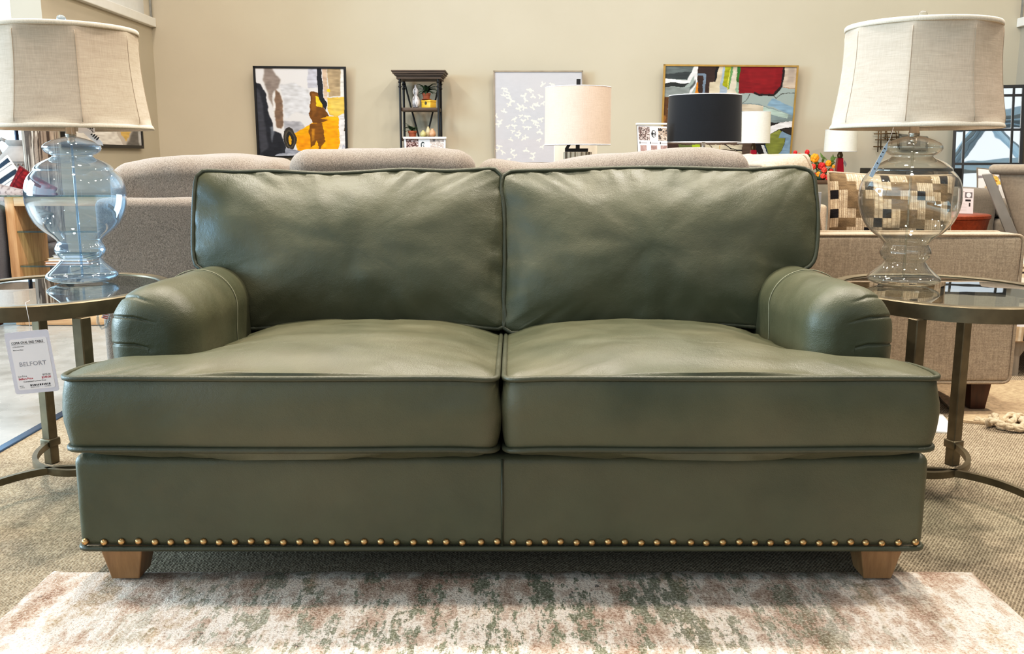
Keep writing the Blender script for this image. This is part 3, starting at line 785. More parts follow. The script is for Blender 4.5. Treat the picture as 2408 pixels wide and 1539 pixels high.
# tags tied to the lamps
M_tagw = plain('tag_paper', (238, 236, 240), .5, var=.02); M_tagb = plain('tag_blue_grey', (178, 196, 214), .5, var=.04)
def flat_tag(name, label, pts, Y, mat, inks, yaw=0):
    """thin card with the outline pts (photo pixels) standing at depth Y; inks are short dark bars on it"""
    P = [aty(u, v, Y) for u, v in pts]; c = sum(P, Vector())/len(P)
    g = thing(name, label, 'tag', c)
    cd_ = MB().prism([(p.x, p.z) for p in P], Y-.0005, Y+.0005).build('card', mat, g)
    if inks:
        k = MB()
        for q in inks:
            Q = [aty(u, v, Y) for u, v in q]; k.prism([(p.x, p.z) for p in Q], Y-.0011, Y-.0006)
        k.build('print', M_ink, cd_)
    return g
yl = pl_.y-.11
g1 = flat_tag('hang_tag', 'white barcode hang tag dangling beside the neck of the left glass lamp', [(193, 310), (207, 303), (224, 318), (240, 334), (243, 343), (230, 340), (210, 325)], yl, M_tagw,
     [[(213, 317), (216, 314), (218, 316), (215, 319)], [(217, 321), (223, 315), (225, 317), (219, 323)], [(221, 325), (228, 318), (230, 320), (223, 327)], [(226, 328), (232, 322), (234, 324), (228, 331)]])
q = [aty(206, 296, yl), aty(209, 302, yl), aty(205, 306, yl)]
MB().tube(q, .0005, 4).build('string', M_tagw, g1, True)
yl2 = pl_.y-.05
g2 = flat_tag('hang_tag', 'white hang tag with sideways lettering under the left lamp shade', [(184, 284), (223, 284), (223, 313), (184, 313)], yl2, M_tagw, None)
lettering('SEL', .021, M_ink, g2, T(*aty(205, 314, yl2-.002)) @ R(0, -PI/2, 0) @ T(0, 0, -.017))
g3 = flat_tag('hang_tag', 'long bluish hang tag slanting beside the neck of the right glass lamp', [(2088, 333), (2086, 352), (2052, 418), (2044, 414), (2050, 400), (2080, 345)], pr_.y-.13, M_tagb,
     [[(2079, 348), (2083, 350), (2082, 352), (2078, 350)], [(2075, 357), (2078, 358), (2077, 360), (2074, 359)], [(2070, 366), (2073, 367), (2072, 369), (2069, 368)], [(2062, 382), (2065, 384), (2064, 386), (2061, 384)], [(2056, 396), (2059, 397), (2058, 399), (2055, 398)]])
MB().tube([aty(2101, 300, pr_.y-.13), aty(2096, 318, pr_.y-.13), aty(2088, 336, pr_.y-.13)], .0005, 4).build('string', M_tagw, g3, True)
# clear lamp cord with its red-printed warning label, behind the left arm
yk = 2.75
ck = thing('lamp_cord', 'coiled clear lamp cord with a red printed label behind the left sofa arm', 'cord', aty(245, 745, yk))
pts = [aty(u, v, yk+d) for u, v, d in ((226, 702, .03), (240, 716, .01), (232, 735, 0), (229, 760, 0), (240, 774, 0), (252, 768, .01), (257, 750, .02), (246, 722, .03), (234, 712, .03), (230, 745, .02), (236, 768, .02), (250, 762, .03), (258, 730, .05))]
MB().tube(catmull(pts+[pts[-1]+Vector((0, .05, 0))], .02)[:-3], .0032, 8).build('cord', glass('clear_cord', (.82, .86, .88), (.6, .64, .66), 1.5, 1.6, .1), ck, True)
Q = [aty(u, v, yk-.006) for u, v in ((253, 716), (268, 718), (254, 752), (238, 748))]
lb = MB().prism([(p.x, p.z) for p in Q], yk-.0065, yk-.006).build('label', M_tagw, ck)
k = MB()
for i in range(8):
    f = (i+.7)/8.4; a = Q[0].lerp(Q[3], f); b = Q[1].lerp(Q[2], f); a, b = a.lerp(b, .12), a.lerp(b, .88); h = .0022 if i < 6 else .0035
    k.prism([(a.x, a.z), (b.x, b.z), (b.x, b.z-h), (a.x, a.z-h)], yk-.0072, yk-.0067)
k.build('print', plain('label_red', (196, 96, 84), .7), lb)
# ------------------------------------------------------------ grey sofa behind
M_grey = fabric('grey_twill', (150, 139, 129), 210, .62, .8, twill=True)
M_beige = fabric('beige_weave', (182, 163, 141), 190, .4, .5)
def soft(seed, a1=.012, f1=4, a2=.004, f2=13):
    return lambda p, n: a1*noise.noise(Vector((p.x*f1, p.y*f1, p.z*f1+seed)))+a2*noise.noise(Vector((p.x*f2, p.y*f2, p.z*f2-seed)))
gs = thing('sofa', 'long grey upholstered sofa seen from behind, standing behind the green sofa', 'sofa', (-.36, 3.8, 0))
GX0, GX1 = -1.47, .90
MB().rbox(GX0, GX1, 3.30, 3.52, .10, .828, .03, 4, (30, 3, 8), soft(3, .003)).build('back_frame', M_grey, gs, True)
MB().tube([(GX0+.02, 3.312, .805), (GX1-.02, 3.312, .805)], .002, 6).build('seam', M_grey, gs, True)
MB().rbox(GX0+.02, GX1-.02, 3.50, 4.28, .10, .44, .03, 3, (12, 6, 3)).build('seat_base', M_grey, gs, True)
for x0, x1, ya, zt_, sd in ((GX0+.02, -.80, 3.36, .972, 1), (-.79, -.135, 3.34, 1.003, 2), (-.125, .86, 3.37, .992, 3)):
    def dp(p, n, sd=sd, x0=x0, x1=x1):
        f = (p.x-x0)/(x1-x0); e_ = .010*math.sin(PI*f)
        if sd == 3: e_ += -.034*math.exp(-((f-.22)/.20)**2)+.014*math.exp(-((f-.85)/.16)**2)
        if sd == 1: e_ += .012*math.exp(-((f-.55)/.25)**2)-.012*math.exp(-(f/.2)**2)
        return (e_ if n.z > -.2 else 0)*max(0, n.z)+soft(sd)(p, n)
    cu = MB().rbox(x0, x1, ya, ya+.27, .60, zt_-.012, .065, 7, (30, 5, 10), dp).build('back_cushion', M_grey, gs, True)
    pts = [(x, ya+.008, zt_-.065+dp(Vector((x, ya+.03, zt_)), Vector((0, 0, 1)))) for x in np.linspace(x0+.05, x1-.05, 24)]
    MB().tube(pts, .0018, 5).build('seam', plain('grey_seam_thread', (112, 104, 96), .9), cu, True)
for x0, x1 in ((GX0+.12, -.8), (-.79, -.135), (-.125, GX1-.12)):
    MB().rbox(x0, x1, 3.62, 4.3, .43, .56, .05, 4, (10, 8, 3), soft(x0*3)).build('seat_cushion', M_grey, gs, True)
for x0 in (GX0, GX1-.14):
    MB().rbox(x0, x0+.14, 3.52, 4.28, .44, .60, .04, 4, (3, 8, 3)).build('arm', M_grey, gs, True)
M_dleg = wood('dark_leg_wood', (84, 46, 30), (52, 26, 18), .3)
for x in (GX0+.1, GX1-.1):
    for y in (3.38, 4.18): MB().lathe([(.022, 0), (.028, .102)], 16, T(x, y, 0)).build('leg', M_dleg, gs, 40)

# ------------------------------------------------------------ beige sofa seen side-on, right
bs = thing('sofa', 'beige woven sofa seen from the side with its arm toward the viewer, right', 'sofa', (1.45, 4.3, 0))
BX0, BX1 = .96, 1.885
A = MB().rbox(BX0, BX1, 3.44, 3.60, .128, .690, .022, 4, (22, 4, 14), soft(8, .003, 3, .0015)).build('arm', M_beige, bs, True)
M_bpip = fabric('beige_piping', (172, 153, 131), 300, .3, .3)
for y in (3.443, 3.597):
    MB().tube(roundpoly([(BX0, y, .13), (BX1-.004, y, .13), (BX1-.002, y, .688), (BX0, y, .688)], .03, 6, .05), .0055, 8, closed=True).build('piping', M_bpip, A, True)
MB().rbox(BX0, BX1, 5.62, 5.78, .128, .69, .022, 3).build('arm', M_beige, bs, True)
MB().rbox(BX0, BX1-.06, 3.60, 5.62, .13, .40, .02, 3).build('seat_base', M_beige, bs, True)
MB().rbox(BX0-.03, BX0+.16, 3.46, 5.72, .13, .86, .03, 3).build('back_frame', M_beige, bs, True)
MB().rbox(BX0+.18, BX1-.03, 3.605, 4.6, .40, .53, .04, 4, (10, 10, 3), soft(5)).build('seat_cushion', M_beige, bs, True)
MB().rbox(BX0+.18, BX1-.03, 4.61, 5.60, .40, .53, .04, 4, (10, 10, 3), soft(6)).build('seat_cushion', M_beige, bs, True)
ORI = 1
for i, (y0, y1) in enumerate(((3.62, 4.55), (4.57, 5.56))):       # leaning back cushions, end-on to us
    M_ = T(BX0+.20, 0, .50) @ R(0, math.radians(-13), 0)
    def dp(p, n): return soft(4+i, .010)(p, n)
    bc_ = MB().rbox(-.10, .10, y0, y1, 0, .485, .07, 6, (4, 24, 14), dp, M=M_).build('back_cushion', M_beige, bs, True)
    for x in (-.085, .085):
        MB().tube([M_ @ Vector(p) for p in roundpoly([(x, y0+.03, .03), (x, y1-.03, .03), (x, y1-.03, .47), (x, y0+.03, .47)], .04, 6, .05)], .006, 8, closed=True).build('piping', M_bpip, bc_, True)
for x, y in ((1.80, 3.53), (1.80, 5.70), (1.03, 3.53), (1.03, 5.70)):
    MB().lathe([(.030*1.3, .012 if y < 4 else 0.), (.044*1.3, .13)], 4, T(x, y, 0) @ R(0, 0, PI/4)).build('leg', M_dleg, bs)
# kilim pillow on the beige sofa
def pillow_surf(w_, h_, t_, M, sgn, puff=.5):
    def f(u, v):
        x = 2*u-1; z = 1-2*v
        e_ = max(0, (1-x*x))**puff*max(0, (1-z*z))**puff
        pin = 1-.07*(1-abs(z)**2)*abs(x)**3*0-.06*(x*x*(1-z*z)*0)
        k = 1-.05*(1-x*x)*abs(z)**4-.0; k2 = 1-.05*(1-z*z)*abs(x)**4
        wob = .008*noise.noise(Vector((x*2.5, z*2.5, sgn*3)))
        return M @ Vector((x*w_/2*k2, sgn*(t_/2*e_+wob*e_), z*h_/2*k))
    return f
def pillow(name, label, w_, h_, t_, M, paint, mat, pipmat, group=None, n=40):
    c = M @ Vector((0, 0, 0)); o = thing(name, label, 'pillow', c, 0, group)
    front = picture('front_cover', paint, None, mat, o, pillow_surf(w_, h_, t_, M, -1))
    back = Paint(n, n, 0, 0, 1, 1, (150, 138, 124), 0, .1)
    picture('back_cover', back, None, mat, o, pillow_surf(w_, h_, t_, M, 1))
    f = pillow_surf(w_, h_, t_, M, -1); pts = []
    for k in range(25): pts.append(f(k/25, 0))
    for k in range(25): pts.append(f(1, k/25))
    for k in range(25): pts.append(f(1-k/25, 1))
    for k in range(25): pts.append(f(0, 1-k/25))
    MB().tube(pts, .006, 7, closed=True).build('piping', pipmat, o, True)
    return o
P = Paint(150, 130, 0, 0, 30, 26, (190, 172, 148), 0, .10, 5)
rr = random.Random(4)
tones = [(190, 172, 148), (190, 172, 148), (126, 108, 84), (126, 108, 84), (146, 128, 104), (44, 40, 42), (188, 170, 146)]
cells = [[2,2,0,0,1,1,5,0,0,2,2,2,0,5,0], [0,2,2,0,5,0,0,2,2,2,0,0,2,2,0], [5,0,2,2,0,0,2,2,0,0,5,0,0,2,2], [0,0,2,2,2,0,0,2,2,0,0,2,2,0,5], [5,0,0,2,2,0,5,0,2,2,0,2,2,0,0], [0,2,2,0,0,5,0,0,2,2,2,0,0,2,2], [2,2,0,0,5,0,2,2,0,0,5,0,2,2,0], [0,0,5,0,2,2,2,0,0,2,2,0,0,5,0], [2,0,0,2,2,0,0,5,0,2,2,0,2,0,2]]
for r_, row in enumerate(cells):
    for c_, k in enumerate(row):
        P.rect(c_*2, r_*26/9, c_*2+2, (r_+1)*26/9, {0: (190, 172, 148), 1: (188, 170, 146), 2: (112, 94, 72), 5: (36, 33, 35)}[k])
        if k == 0:
            for q in range(4): P.rect(c_*2+q*.5, r_*26/9, c_*2+q*.5+.17, (r_+1)*26/9, (150, 130, 106))
M_kil = painted('kilim_weave', .95, .1, .5, 260)
kM = T(1.525, 3.80, .736) @ R(math.radians(-10), math.radians(1.5), math.radians(-4))
pillow('throw_pillow', 'beige, brown and black stepped-block throw pillow on the beige sofa', .50, .34, .15, kM, P, M_kil, M_bpip)

# ------------------------------------------------------------ jute rug with rope fringe
M_jut = fabric('jute_weave', (186, 160, 128), 60, .4, .9)
M_rope = fabric('jute_rope', (198, 176, 146), 160, .35, .6)
j0 = atz(2196, 905, .01); j1 = atz(2345, 1000, .01); j2 = Vector((3.7, 3.05, .01))
jp = [(j0.x-.02, j0.y+.03), (j1.x-.1, j1.y+.06), (j1.x, j1.y+.02), (j2.x, j2.y+.1), (3.9, 3.98), (1.2, 3.98)]
jr = MB(); n = len(jp)
ed = roundpoly([Vector(p) for p in jp], .03, 4, .05)
ed = [Vector((p.x+.006*noise.noise(Vector((p.x*20, p.y*20, 0))), p.y+.006*noise.noise(Vector((p.x*20, p.y*20, 5))))) for p in ed]
m = len(ed); jr.add([(p.x, p.y, .001) for p in ed]+[(p.x, p.y, .010) for p in ed], [tuple(range(m, 2*m))]+[(i, (i+1) % m, (i+1) % m+m, i+m) for i in range(m)])
jute = tag(jr.build('jute_rug', M_jut), 'chunky natural jute rug under the beige sofa on the right', 'rug')
fr = thing('rope_fringe', 'looped cream rope fringe lying at the front corner of the jute rug', 'fringe', (j1.x+.08, j1.y-.05, .012))
del fr['category']; del fr['label']
bpy.data.objects.remove(fr)
for i in range(5):
    q = random.Random(31+i); x0, y0 = j1.x-.05+i*.05, j1.y+.06-.004*i
    cx_, cy_ = j1.x+.03+i*.055, j1.y-.02+.012*(i % 2); pts = [Vector((x0, y0, .016))]
    for k in range(8):
        a = 1.9+i*.6+k*.95*(1 if i % 2 else -1); r_ = .085-.004*k
        pts.append(Vector((cx_+r_*math.cos(a)*1.15, cy_+r_*.72*math.sin(a), .012+.0125*((k+2*i) % 3))))
    sm = []
    for a_, b_, c_, d_ in zip([pts[0]]+pts, pts, pts[1:], pts[2:]+[pts[-1]]):
        for s in range(6):
            s /= 6; sm.append(.5*((2*b_)+(c_-a_)*s+(2*a_-5*b_+4*c_-d_)*s*s+(3*b_-a_-3*c_+d_)*s**3))
    mo = MB()
    for ph in (0, PI):
        st = []
        for w_, p in enumerate(sm): st.append(p+Vector((.0045*math.cos(w_*1.1+ph), .0045*math.sin(w_*1.1+ph)*.6, .0045*math.sin(w_*1.1+ph))))
        mo.tube(st, .0082, 7)
    ob = mo.build('fringe_rope', M_rope, jute, True)
# paper on the floor
M_pap = plain('fallen_paper', (232, 228, 222), .6, var=.03)
pw = atz(2215, 998, .0)
pp = thing('paper_sheet', 'white paper tag lying on the carpet behind the right table leg', 'paper', (pw.x, pw.y, 0))
Q = [atz(u, v, .004) for u, v in ((2196, 972), (2216, 976), (2233, 997), (2232, 1018), (2198, 1016))]
MB().add([q+Vector((0, 0, .002)) for q in Q]+[q-Vector((0, 0, .003)) for q in Q], [(0, 1, 2, 3, 4), (9, 8, 7, 6, 5)]+[(i, i+5, (i+1) % 5+5, (i+1) % 5) for i in range(5)]).build('sheet', M_pap, pp)

# ------------------------------------------------------------ striped ottoman, right edge
M_str = painted('striped_weave', .9, .1, .4, 200)
sb = thing('ottoman', 'low striped ottoman with weathered grey legs at the right edge, under a striped cushion', 'ottoman', (2.58, 4.35, 0))
P = Paint(140, 16, 0, 0, 80, 10, (206, 186, 158), 0, .06, 9)
for x, h, c_ in ((3, 1.6, (236, 226, 206)), (5.2, 1.2, (46, 42, 44)), (8, 2.5, (236, 226, 206)), (13, 2, (150, 118, 78)), (18, 1.4, (46, 42, 44)), (24, 3, (236, 226, 206)), (31, 2, (150, 118, 78)), (38, 1.5, (46, 42, 44)), (46, 3, (236, 226, 206)), (55, 2, (150, 118, 78)), (64, 1.5, (46, 42, 44)), (71, 3, (236, 226, 206))):
    P.rect(x, 0, x+h, 10, c_)
OX = 2.205
MB().rbox(OX, 3.0, 4.08, 4.72, .155, .305, .025, 4).build('seat_box', M_beige, sb, True)
picture('cover', P, None, M_str, sb, lambda u, v: Vector((OX+.01+.775*u, 4.076-.004*math.sin(PI*v), .295-.13*v)))
M_wea = wood('weathered_wood', (166, 154, 138), (112, 102, 90), .7)
for x, y, d in ((OX+.05, 4.14, 1), (2.95, 4.14, -1), (OX+.05, 4.66, 1), (2.95, 4.66, -1)):
    MB().prism([(-.02*d, 0), (.025*d, 0), (.025*d, .09), (.07*d, .154), (-.03*d, .154)], -.03, .03, T(x, y, 0)).build('leg', M_wea, sb)
P = Paint(60, 60, 0, 0, 10, 10, (222, 206, 180), 0, .06, 9)
for y, h, c_ in ((.5, .5, (150, 118, 78)), (1.6, .3, (60, 54, 52)), (2.5, .8, (240, 232, 214)), (3.8, .35, (120, 104, 82)), (4.7, .35, (60, 54, 52)), (5.6, .9, (240, 232, 214)), (7, .35, (150, 118, 78)), (8, .4, (96, 82, 66)), (9, .5, (240, 232, 214))): P.rect(0, y, 10, y+h, c_)
pillow('striped_cushion', 'cream and brown striped cushion resting on the ottoman at the right edge', .50, .27, .16, T(2.47, 4.32, .445), P, M_str, M_bpip)
tk = flat_tag('hang_tag', 'white printed hang tag on the striped ottoman at the right edge', [(2383, 748), (2450, 752), (2450, 772), (2384, 768)], 4.05, M_tagw, [[(2394, 753), (2440, 755), (2440, 760), (2394, 758)]])

# ------------------------------------------------------------ right background: copper drum, notice, taupe sofa, recliner
M_cop = plain('hammered_copper', (146, 66, 36), .38, .55, var=.2, vscale=60, bumpy=.8, bscale=70)
dz = .675; dY = 5.0; dcx = aty(2215, 505, dY)
dt = thing('drum_table', 'round copper-coloured hammered drum table beyond the right glass lamp', 'table', (dcx.x, dY, 0))
MB().lathe([(.10, 0), (.15, .2), (.195, .45), (.228, dz-.03), (.232, dz-.022)], 48).build('drum', M_cop, dt, 50, True)
MB().lathe([(.0001, dz), (.228, dz), (.236, dz-.004), (.237, dz-.018), (.232, dz-.0215), (.0001, dz-.0215)], 48).build('table_top', M_cop, dt, 40, True)
def notice(name, label, corners, Y, paint, depth=.01, frame=None, base=True, cat='sign'):
    """printed card standing upright; corners TL, TR, BL, BR in photo pixels at depth Y"""
    TL, TR, BL, BR = (aty(u, v, Y) for u, v in corners); c = (BL+BR)/2
    o = thing(name, label, cat, c)
    M_f = frame or M_white
    pr = [(p.x, p.z) for p in (TL, TR, BR, BL)]
    MB().prism(pr, Y+.001, Y+depth).build('backing', M_f, o)
    picture('printed_sheet', paint, (TL, TR, BL, BR), M_print, o)
    return o
M_print = painted('printed_sheet', .35, .4, 0)
P = Paint(46, 74, 0, 0, 140, 240, (234, 218, 214), 0, .02, 3)
P.rect(58, 35, 130, 90, (120, 112, 112)); P.oval(94, 62, 22, 22, (236, 232, 230)); P.rect(64, 104, 118, 122, (52, 48, 50)); P.rect(98, 138, 114, 172, (70, 62, 60))
for i in range(9): P.rect(18, 140+i*9, 18+(60 if i % 3 else 45), 143+i*9, (196, 182, 180))
P.rect(18, 28, 52, 33, (170, 152, 150))
notice('price_notice', 'small white printed notice standing on the copper drum table', [(2256, 443), (2290, 444), (2252, 502), (2288, 503)], dY-.06, P)
M_tau = fabric('taupe_fabric', (112, 102, 90), 240, .2, .3)
ts = thing('sofa', 'taupe low sofa with patterned pillow far back on the right', 'sofa', (3.9, 6.6, 0))
MB().rbox(3.02, 4.8, 6.52, 7.3, .10, .36, .04, 3).build('seat_base', M_tau, ts, True)
MB().rbox(3.24, 4.78, 6.53, 7.28, .36, .47, .04, 4, (16, 6, 2), soft(2)).build('seat_cushion', M_tau, ts, True)
MB().rbox(2.96, 3.22, 6.22, 7.3, .10, .765, .07, 5, (4, 10, 6), soft(2)).build('arm', M_tau, ts, True)
for k, (za, zb_) in enumerate(((.10, .33), (.335, .45), (.455, .57), (.575, .69))):
    MB().rbox(3.21, 4.8, 6.20, 6.50, za, zb_, .04, 4, (16, 3, 2), soft(k)).build('side_roll', M_tau, ts, True)
for x in (3.1, 4.7):
    for y in (6.3, 7.2): MB().box(x-.03, x+.03, y-.03, y+.03, 0, .11).build('leg', M_dleg, ts)
P = Paint(60, 60, -1, -1, 1, 1, (206, 196, 186), .05, .08, 12)
for cx_, cy_ in ((-.5, -.5), (.5, -.5), (-.5, .5), (.5, .5)):
    for k in range(6):
        a = PI/3*k+.3; P.line([(cx_, cy_), (cx_+.5*math.cos(a), cy_+.5*math.sin(a))], .10, (120, 112, 112) if k % 2 else (176, 150, 120))
    P.oval(cx_, cy_, .20, .18, (204, 164, 84)); P.oval(cx_, cy_, .07, .07, (150, 100, 50))
pM = T(3.52, 6.74, .695) @ R(math.radians(-10), math.radians(3), 0)
pillow('accent_pillow', 'grey and mustard kaleidoscope-patterned pillow on the taupe sofa', .42, .38, .13, pM, P, M_kil, M_tau)
# recliner at the right edge
M_rec = fabric('recliner_leatherette', (126, 114, 100), 90, .12, .2); M_rfr = plain('grey_wood_frame', (112, 107, 100), .45)
rc = thing('recliner', 'taupe recliner chair with slanting grey side rail at the right edge', 'chair', (2.85, 4.95, 0))
yr = 5.05
def bp(pts, Y): return [(aty(u, v, Y).x, aty(u, v, Y).z) for u, v in pts]
rpx = aty(2326, 400, yr).x
RM = T(rpx, yr, 0) @ R(0, 0, -math.atan2(rpx, yr)) @ T(-rpx, -yr, 0)
bk = MB().prism(roundpoly([Vector(p) for p in bp([(2346, 392), (2440, 396), (2470, 470), (2490, 640), (2420, 640), (2385, 560), (2352, 440)], yr)], .03, 4, .05), yr-.02, yr+.55, RM)
o = bk.build('back', M_rec, rc); bv = o.modifiers.new('b', 'BEVEL'); bv.width = .02; bv.segments = 3
MB().rbox(rpx, rpx+.3, yr-.04, yr+.58, aty(2326, 410, yr).z, aty(2326, 388, yr).z, .03, 4, (8, 6, 2), soft(3, .004), RM).build('headrest_roll', M_rec, rc, True)
o = MB().prism(bp([(2328, 410), (2350, 408), (2436, 640), (2412, 650)], yr-.08), yr-.10, yr-.05, RM).build('side_rail', M_rfr, rc); o.modifiers.new('b', 'BEVEL').width = .004
xa = aty(2412, 640, yr).x
MB().rbox(xa-.02, xa+.8, yr-.06, yr+.6, .22, .48, .06, 4, (8, 6, 3), None, RM).build('seat', M_rec, rc, True)
for x, y in ((xa+.02, yr-.07), (xa+.7, yr-.07), (xa+.02, yr+.55), (xa+.7, yr+.55)):
    MB().box(x-.02, x+.02, y-.02, y+.02, 0, .26, RM).build('leg', M_rfr, rc)

# ------------------------------------------------------------ left side: oak console, dark sofa, pillows, urn, column
M_oakc = wood('oak_console_wood', (206, 166, 124), (164, 122, 84), .5, axis=2)
oc = thing('console_table', 'light oak open-frame console with glass shelves, behind the left glass lamp', 'console', (-2.6, 5.55, 0))
ox0 = aty(22, 600, 5.4).x; ox1 = -2.02; tt = .052
for a, b in ((ox0, ox0+tt), (ox1-tt, ox1)): MB().rbox(a, b, 5.4, 5.76, .0, .745, .003, 1).build('side_panel', M_oakc, oc, 40)
M_oakh = wood('oak_rail_wood', (206, 166, 124), (164, 122, 84), .5, axis=0)
MB().rbox(ox0+tt, ox1-tt, 5.4, 5.76, .693, .745, .003, 1).build('top_rail', M_oakh, oc, 40)
MB().rbox(ox0+tt, ox1-tt, 5.4, 5.76, .0, .058, .003, 1).build('bottom_rail', M_oakh, oc, 40)
M_shg = glass('shelf_glass', (.70, .84, .80), (.5, .7, .66), 1.5, 1.6)
for z in (.545, .345): MB().box(ox0+tt, ox1-tt, 5.41, 5.75, z-.005, z+.005).build('glass_shelf', M_shg, oc)
MB().box(ox0-.25, ox1+.02, 5.38, 5.78, .7465, .7555).build('glass_top', M_shg, oc)
# things on its shelves
ob = thing('knotted_coral', 'pale knotted coral ornament on the upper glass shelf of the oak console', 'ornament', (ox0+.22, 5.5, .551))
c0 = aty(100, 540, 5.5)
pts = [Vector((c0.x+.05*math.sin(k*1.3)*.6, 5.5+.03*math.cos(k*1.7), .585+.0055*k+.01*math.sin(k*2.1))) for k in range(14)]
MB().tube([q+Vector((.02, 0, .004)) for q in pts], .010, 8).build('knot', plain('pale_coral', (214, 206, 194), .8), ob, True)
M_bk = [plain('book_cover_terracotta', (196, 140, 104), .6), plain('book_cover_cream', (214, 196, 168), .6), plain('book_cover_grey', (150, 150, 146), .6)]
for i, (du, w_, c_, lab) in enumerate(((0, .26, 0, 'terracotta book at the bottom of the short stack on the lower glass shelf'), (.02, .23, 1, 'cream book in the middle of the short stack on the lower glass shelf'), (.05, .18, 2, 'small grey book on top of the stack on the lower glass shelf'))):
    z0 = .351+i*.0185; x0 = aty(112, 610, 5.5).x+du
    bk_ = thing('book', lab, 'book', (x0, 5.55, z0), 0, 'books on the oak console')
    MB().box(x0, x0+w_, 5.46, 5.64, z0, z0+.003).build('cover', M_bk[c_], bk_); MB().box(x0, x0+w_, 5.46, 5.64, z0+.014, z0+.017).build('cover', M_bk[c_], bk_)
    MB().box(x0+.004, x0+w_-.004, 5.463, 5.637, z0+.0031, z0+.0139).build('pages', M_ppr, bk_)
M_dk = fabric('charcoal_fabric', (92, 92, 100), 200, .25, .3)
dsf = thing('sofa', 'charcoal upholstered sofa at the left edge beside the oak console', 'sofa', (-3.7, 6.0, 0))
MB().rbox(-4.6, ox0-.03, 5.30, 5.52, .10, .70, .05, 4, (10, 3, 6), soft(6)).build('arm', M_dk, dsf, True)
MB().rbox(-4.6, ox0-.03, 5.50, 6.22, .10, .43, .04, 3).build('seat_base', M_dk, dsf, True)
MB().rbox(-4.6, ox0-.05, 5.53, 6.20, .42, .50, .035, 3, (8, 6, 2), soft(9, .004)).build('seat_cushion', M_dk, dsf, True)
for x, y in ((-4.5, 5.4), (ox0-.12, 5.4), (-4.5, 6.1), (ox0-.12, 6.1)): MB().box(x-.03, x+.03, y-.03, y+.03, 0, .11).build('leg', M_dleg, dsf)
# pillows
P = Paint(50, 50, 0, 0, 10, 10, (88, 24, 28), 0, .14, 6)
for k in range(7):
    for q in range(10): P.oval(k*1.5+.6+(q % 2)*.35, q+.5, .62, .34, (108, 30, 34)); P.line([(k*1.5+1.25, 0), (k*1.5+1.25, 10)], .18, (60, 16, 20))
M_knit = painted('cable_knit', .95, .1, 1., 45)
pc = aty(66, 462, 6.0)
pillow('knit_pillow', 'dark red cable-knit pillow on the charcoal sofa behind the left lamp', .26, .28, .10, T(pc.x, 6.0, .725) @ R(math.radians(-2), math.radians(32), 0), P, M_knit, plain('knit_edge', (92, 26, 30), .9))
P = Paint(50, 50, 0, 0, 10, 10, (228, 226, 222), 0, .05, 6)
for k in range(4): P.rect(0, k*2.6+.3, 10, k*2.6+1.3, (46, 58, 72)); P.rect(0, k*2.6+1.7, 10, k*2.6+1.95, (90, 96, 104))
pc = aty(10, 440, 6.14)
pillow('striped_pillow', 'white pillow with navy stripes on the charcoal sofa at the left edge', .32, .32, .08, T(pc.x, 6.14, .755) @ R(math.radians(0), math.radians(-35), 0), P, M_kil, plain('pillow_edge', (228, 226, 222), .9))
P = Paint(40, 40, 0, 0, 10, 10, (150, 142, 142), .3, .12, 8)
for k in range(9): P.line([(k*1.3-.3, 0), (k*1.3+.8, 10)], .25, (112, 104, 106))
pc = aty(-8, 440, 5.78)
pillow('grey_pillow', 'crumpled grey patterned pillow nearest the left edge on the charcoal sofa', .30, .24, .12, T(pc.x, 5.865, .675) @ R(math.radians(-10), math.radians(14), 0), P, M_kil, plain('pillow_edge_grey', (140, 132, 132), .9))
# urn on a stand
uc = aty(62, 380, 6.9)
M_urn = plain('grey_terracotta_urn', (150, 142, 136), .85, var=.25, vscale=9, bumpy=.4, bscale=40)
us = thing('side_table', 'small dark side table carrying the grey urn at the left', 'table', (uc.x, 6.9, 0))
MB().lathe([(.0001, .60), (.2, .60), (.2, .625), (.0001, .625)], 32).build('table_top', M_dleg, us, 40, True)
MB().lathe([(.15, 0), (.15, .02), (.03, .03), (.03, .60)], 24).build('pedestal', M_dleg, us, 40, True)
ur = thing('urn', 'large grey ribbed terracotta urn with a loop handle behind the red knit pillow', 'urn', (uc.x, 6.9, .626))
uh = aty(60, 330, 6.9).z-.626
MB().lathe([(.09, 0), (.13, .10*uh/.5), (.17, uh*.42), (.185, uh*.55), (.187, uh*.57), (.182, uh*.585), (.183, uh*.66), (.187, uh*.675), (.182, uh*.69), (.165, uh*.76), (.12, uh*.87), (.105, uh*.91), (.122, uh*.95), (.125, uh), (.105, uh), (.09, uh*.9)], 40).build('body', M_urn, ur, 50, True)
MB().tube([(-.11, -.02, uh*.97), (-.155, -.02, uh*1.02), (-.19, -.02, uh*.97), (-.185, -.02, uh*.86), (-.165, -.02, uh*.77)], .013, 8).build('handle', M_urn, ur, True, True)
rib = MB()
for k in range(40): a = 2*PI*k/40; rib.ball((.186*math.cos(a), .186*math.sin(a), uh*.63), .007, .007, .007, 6, 4)
rb = rib.build('bead_rim', M_urn, ur, True, True)
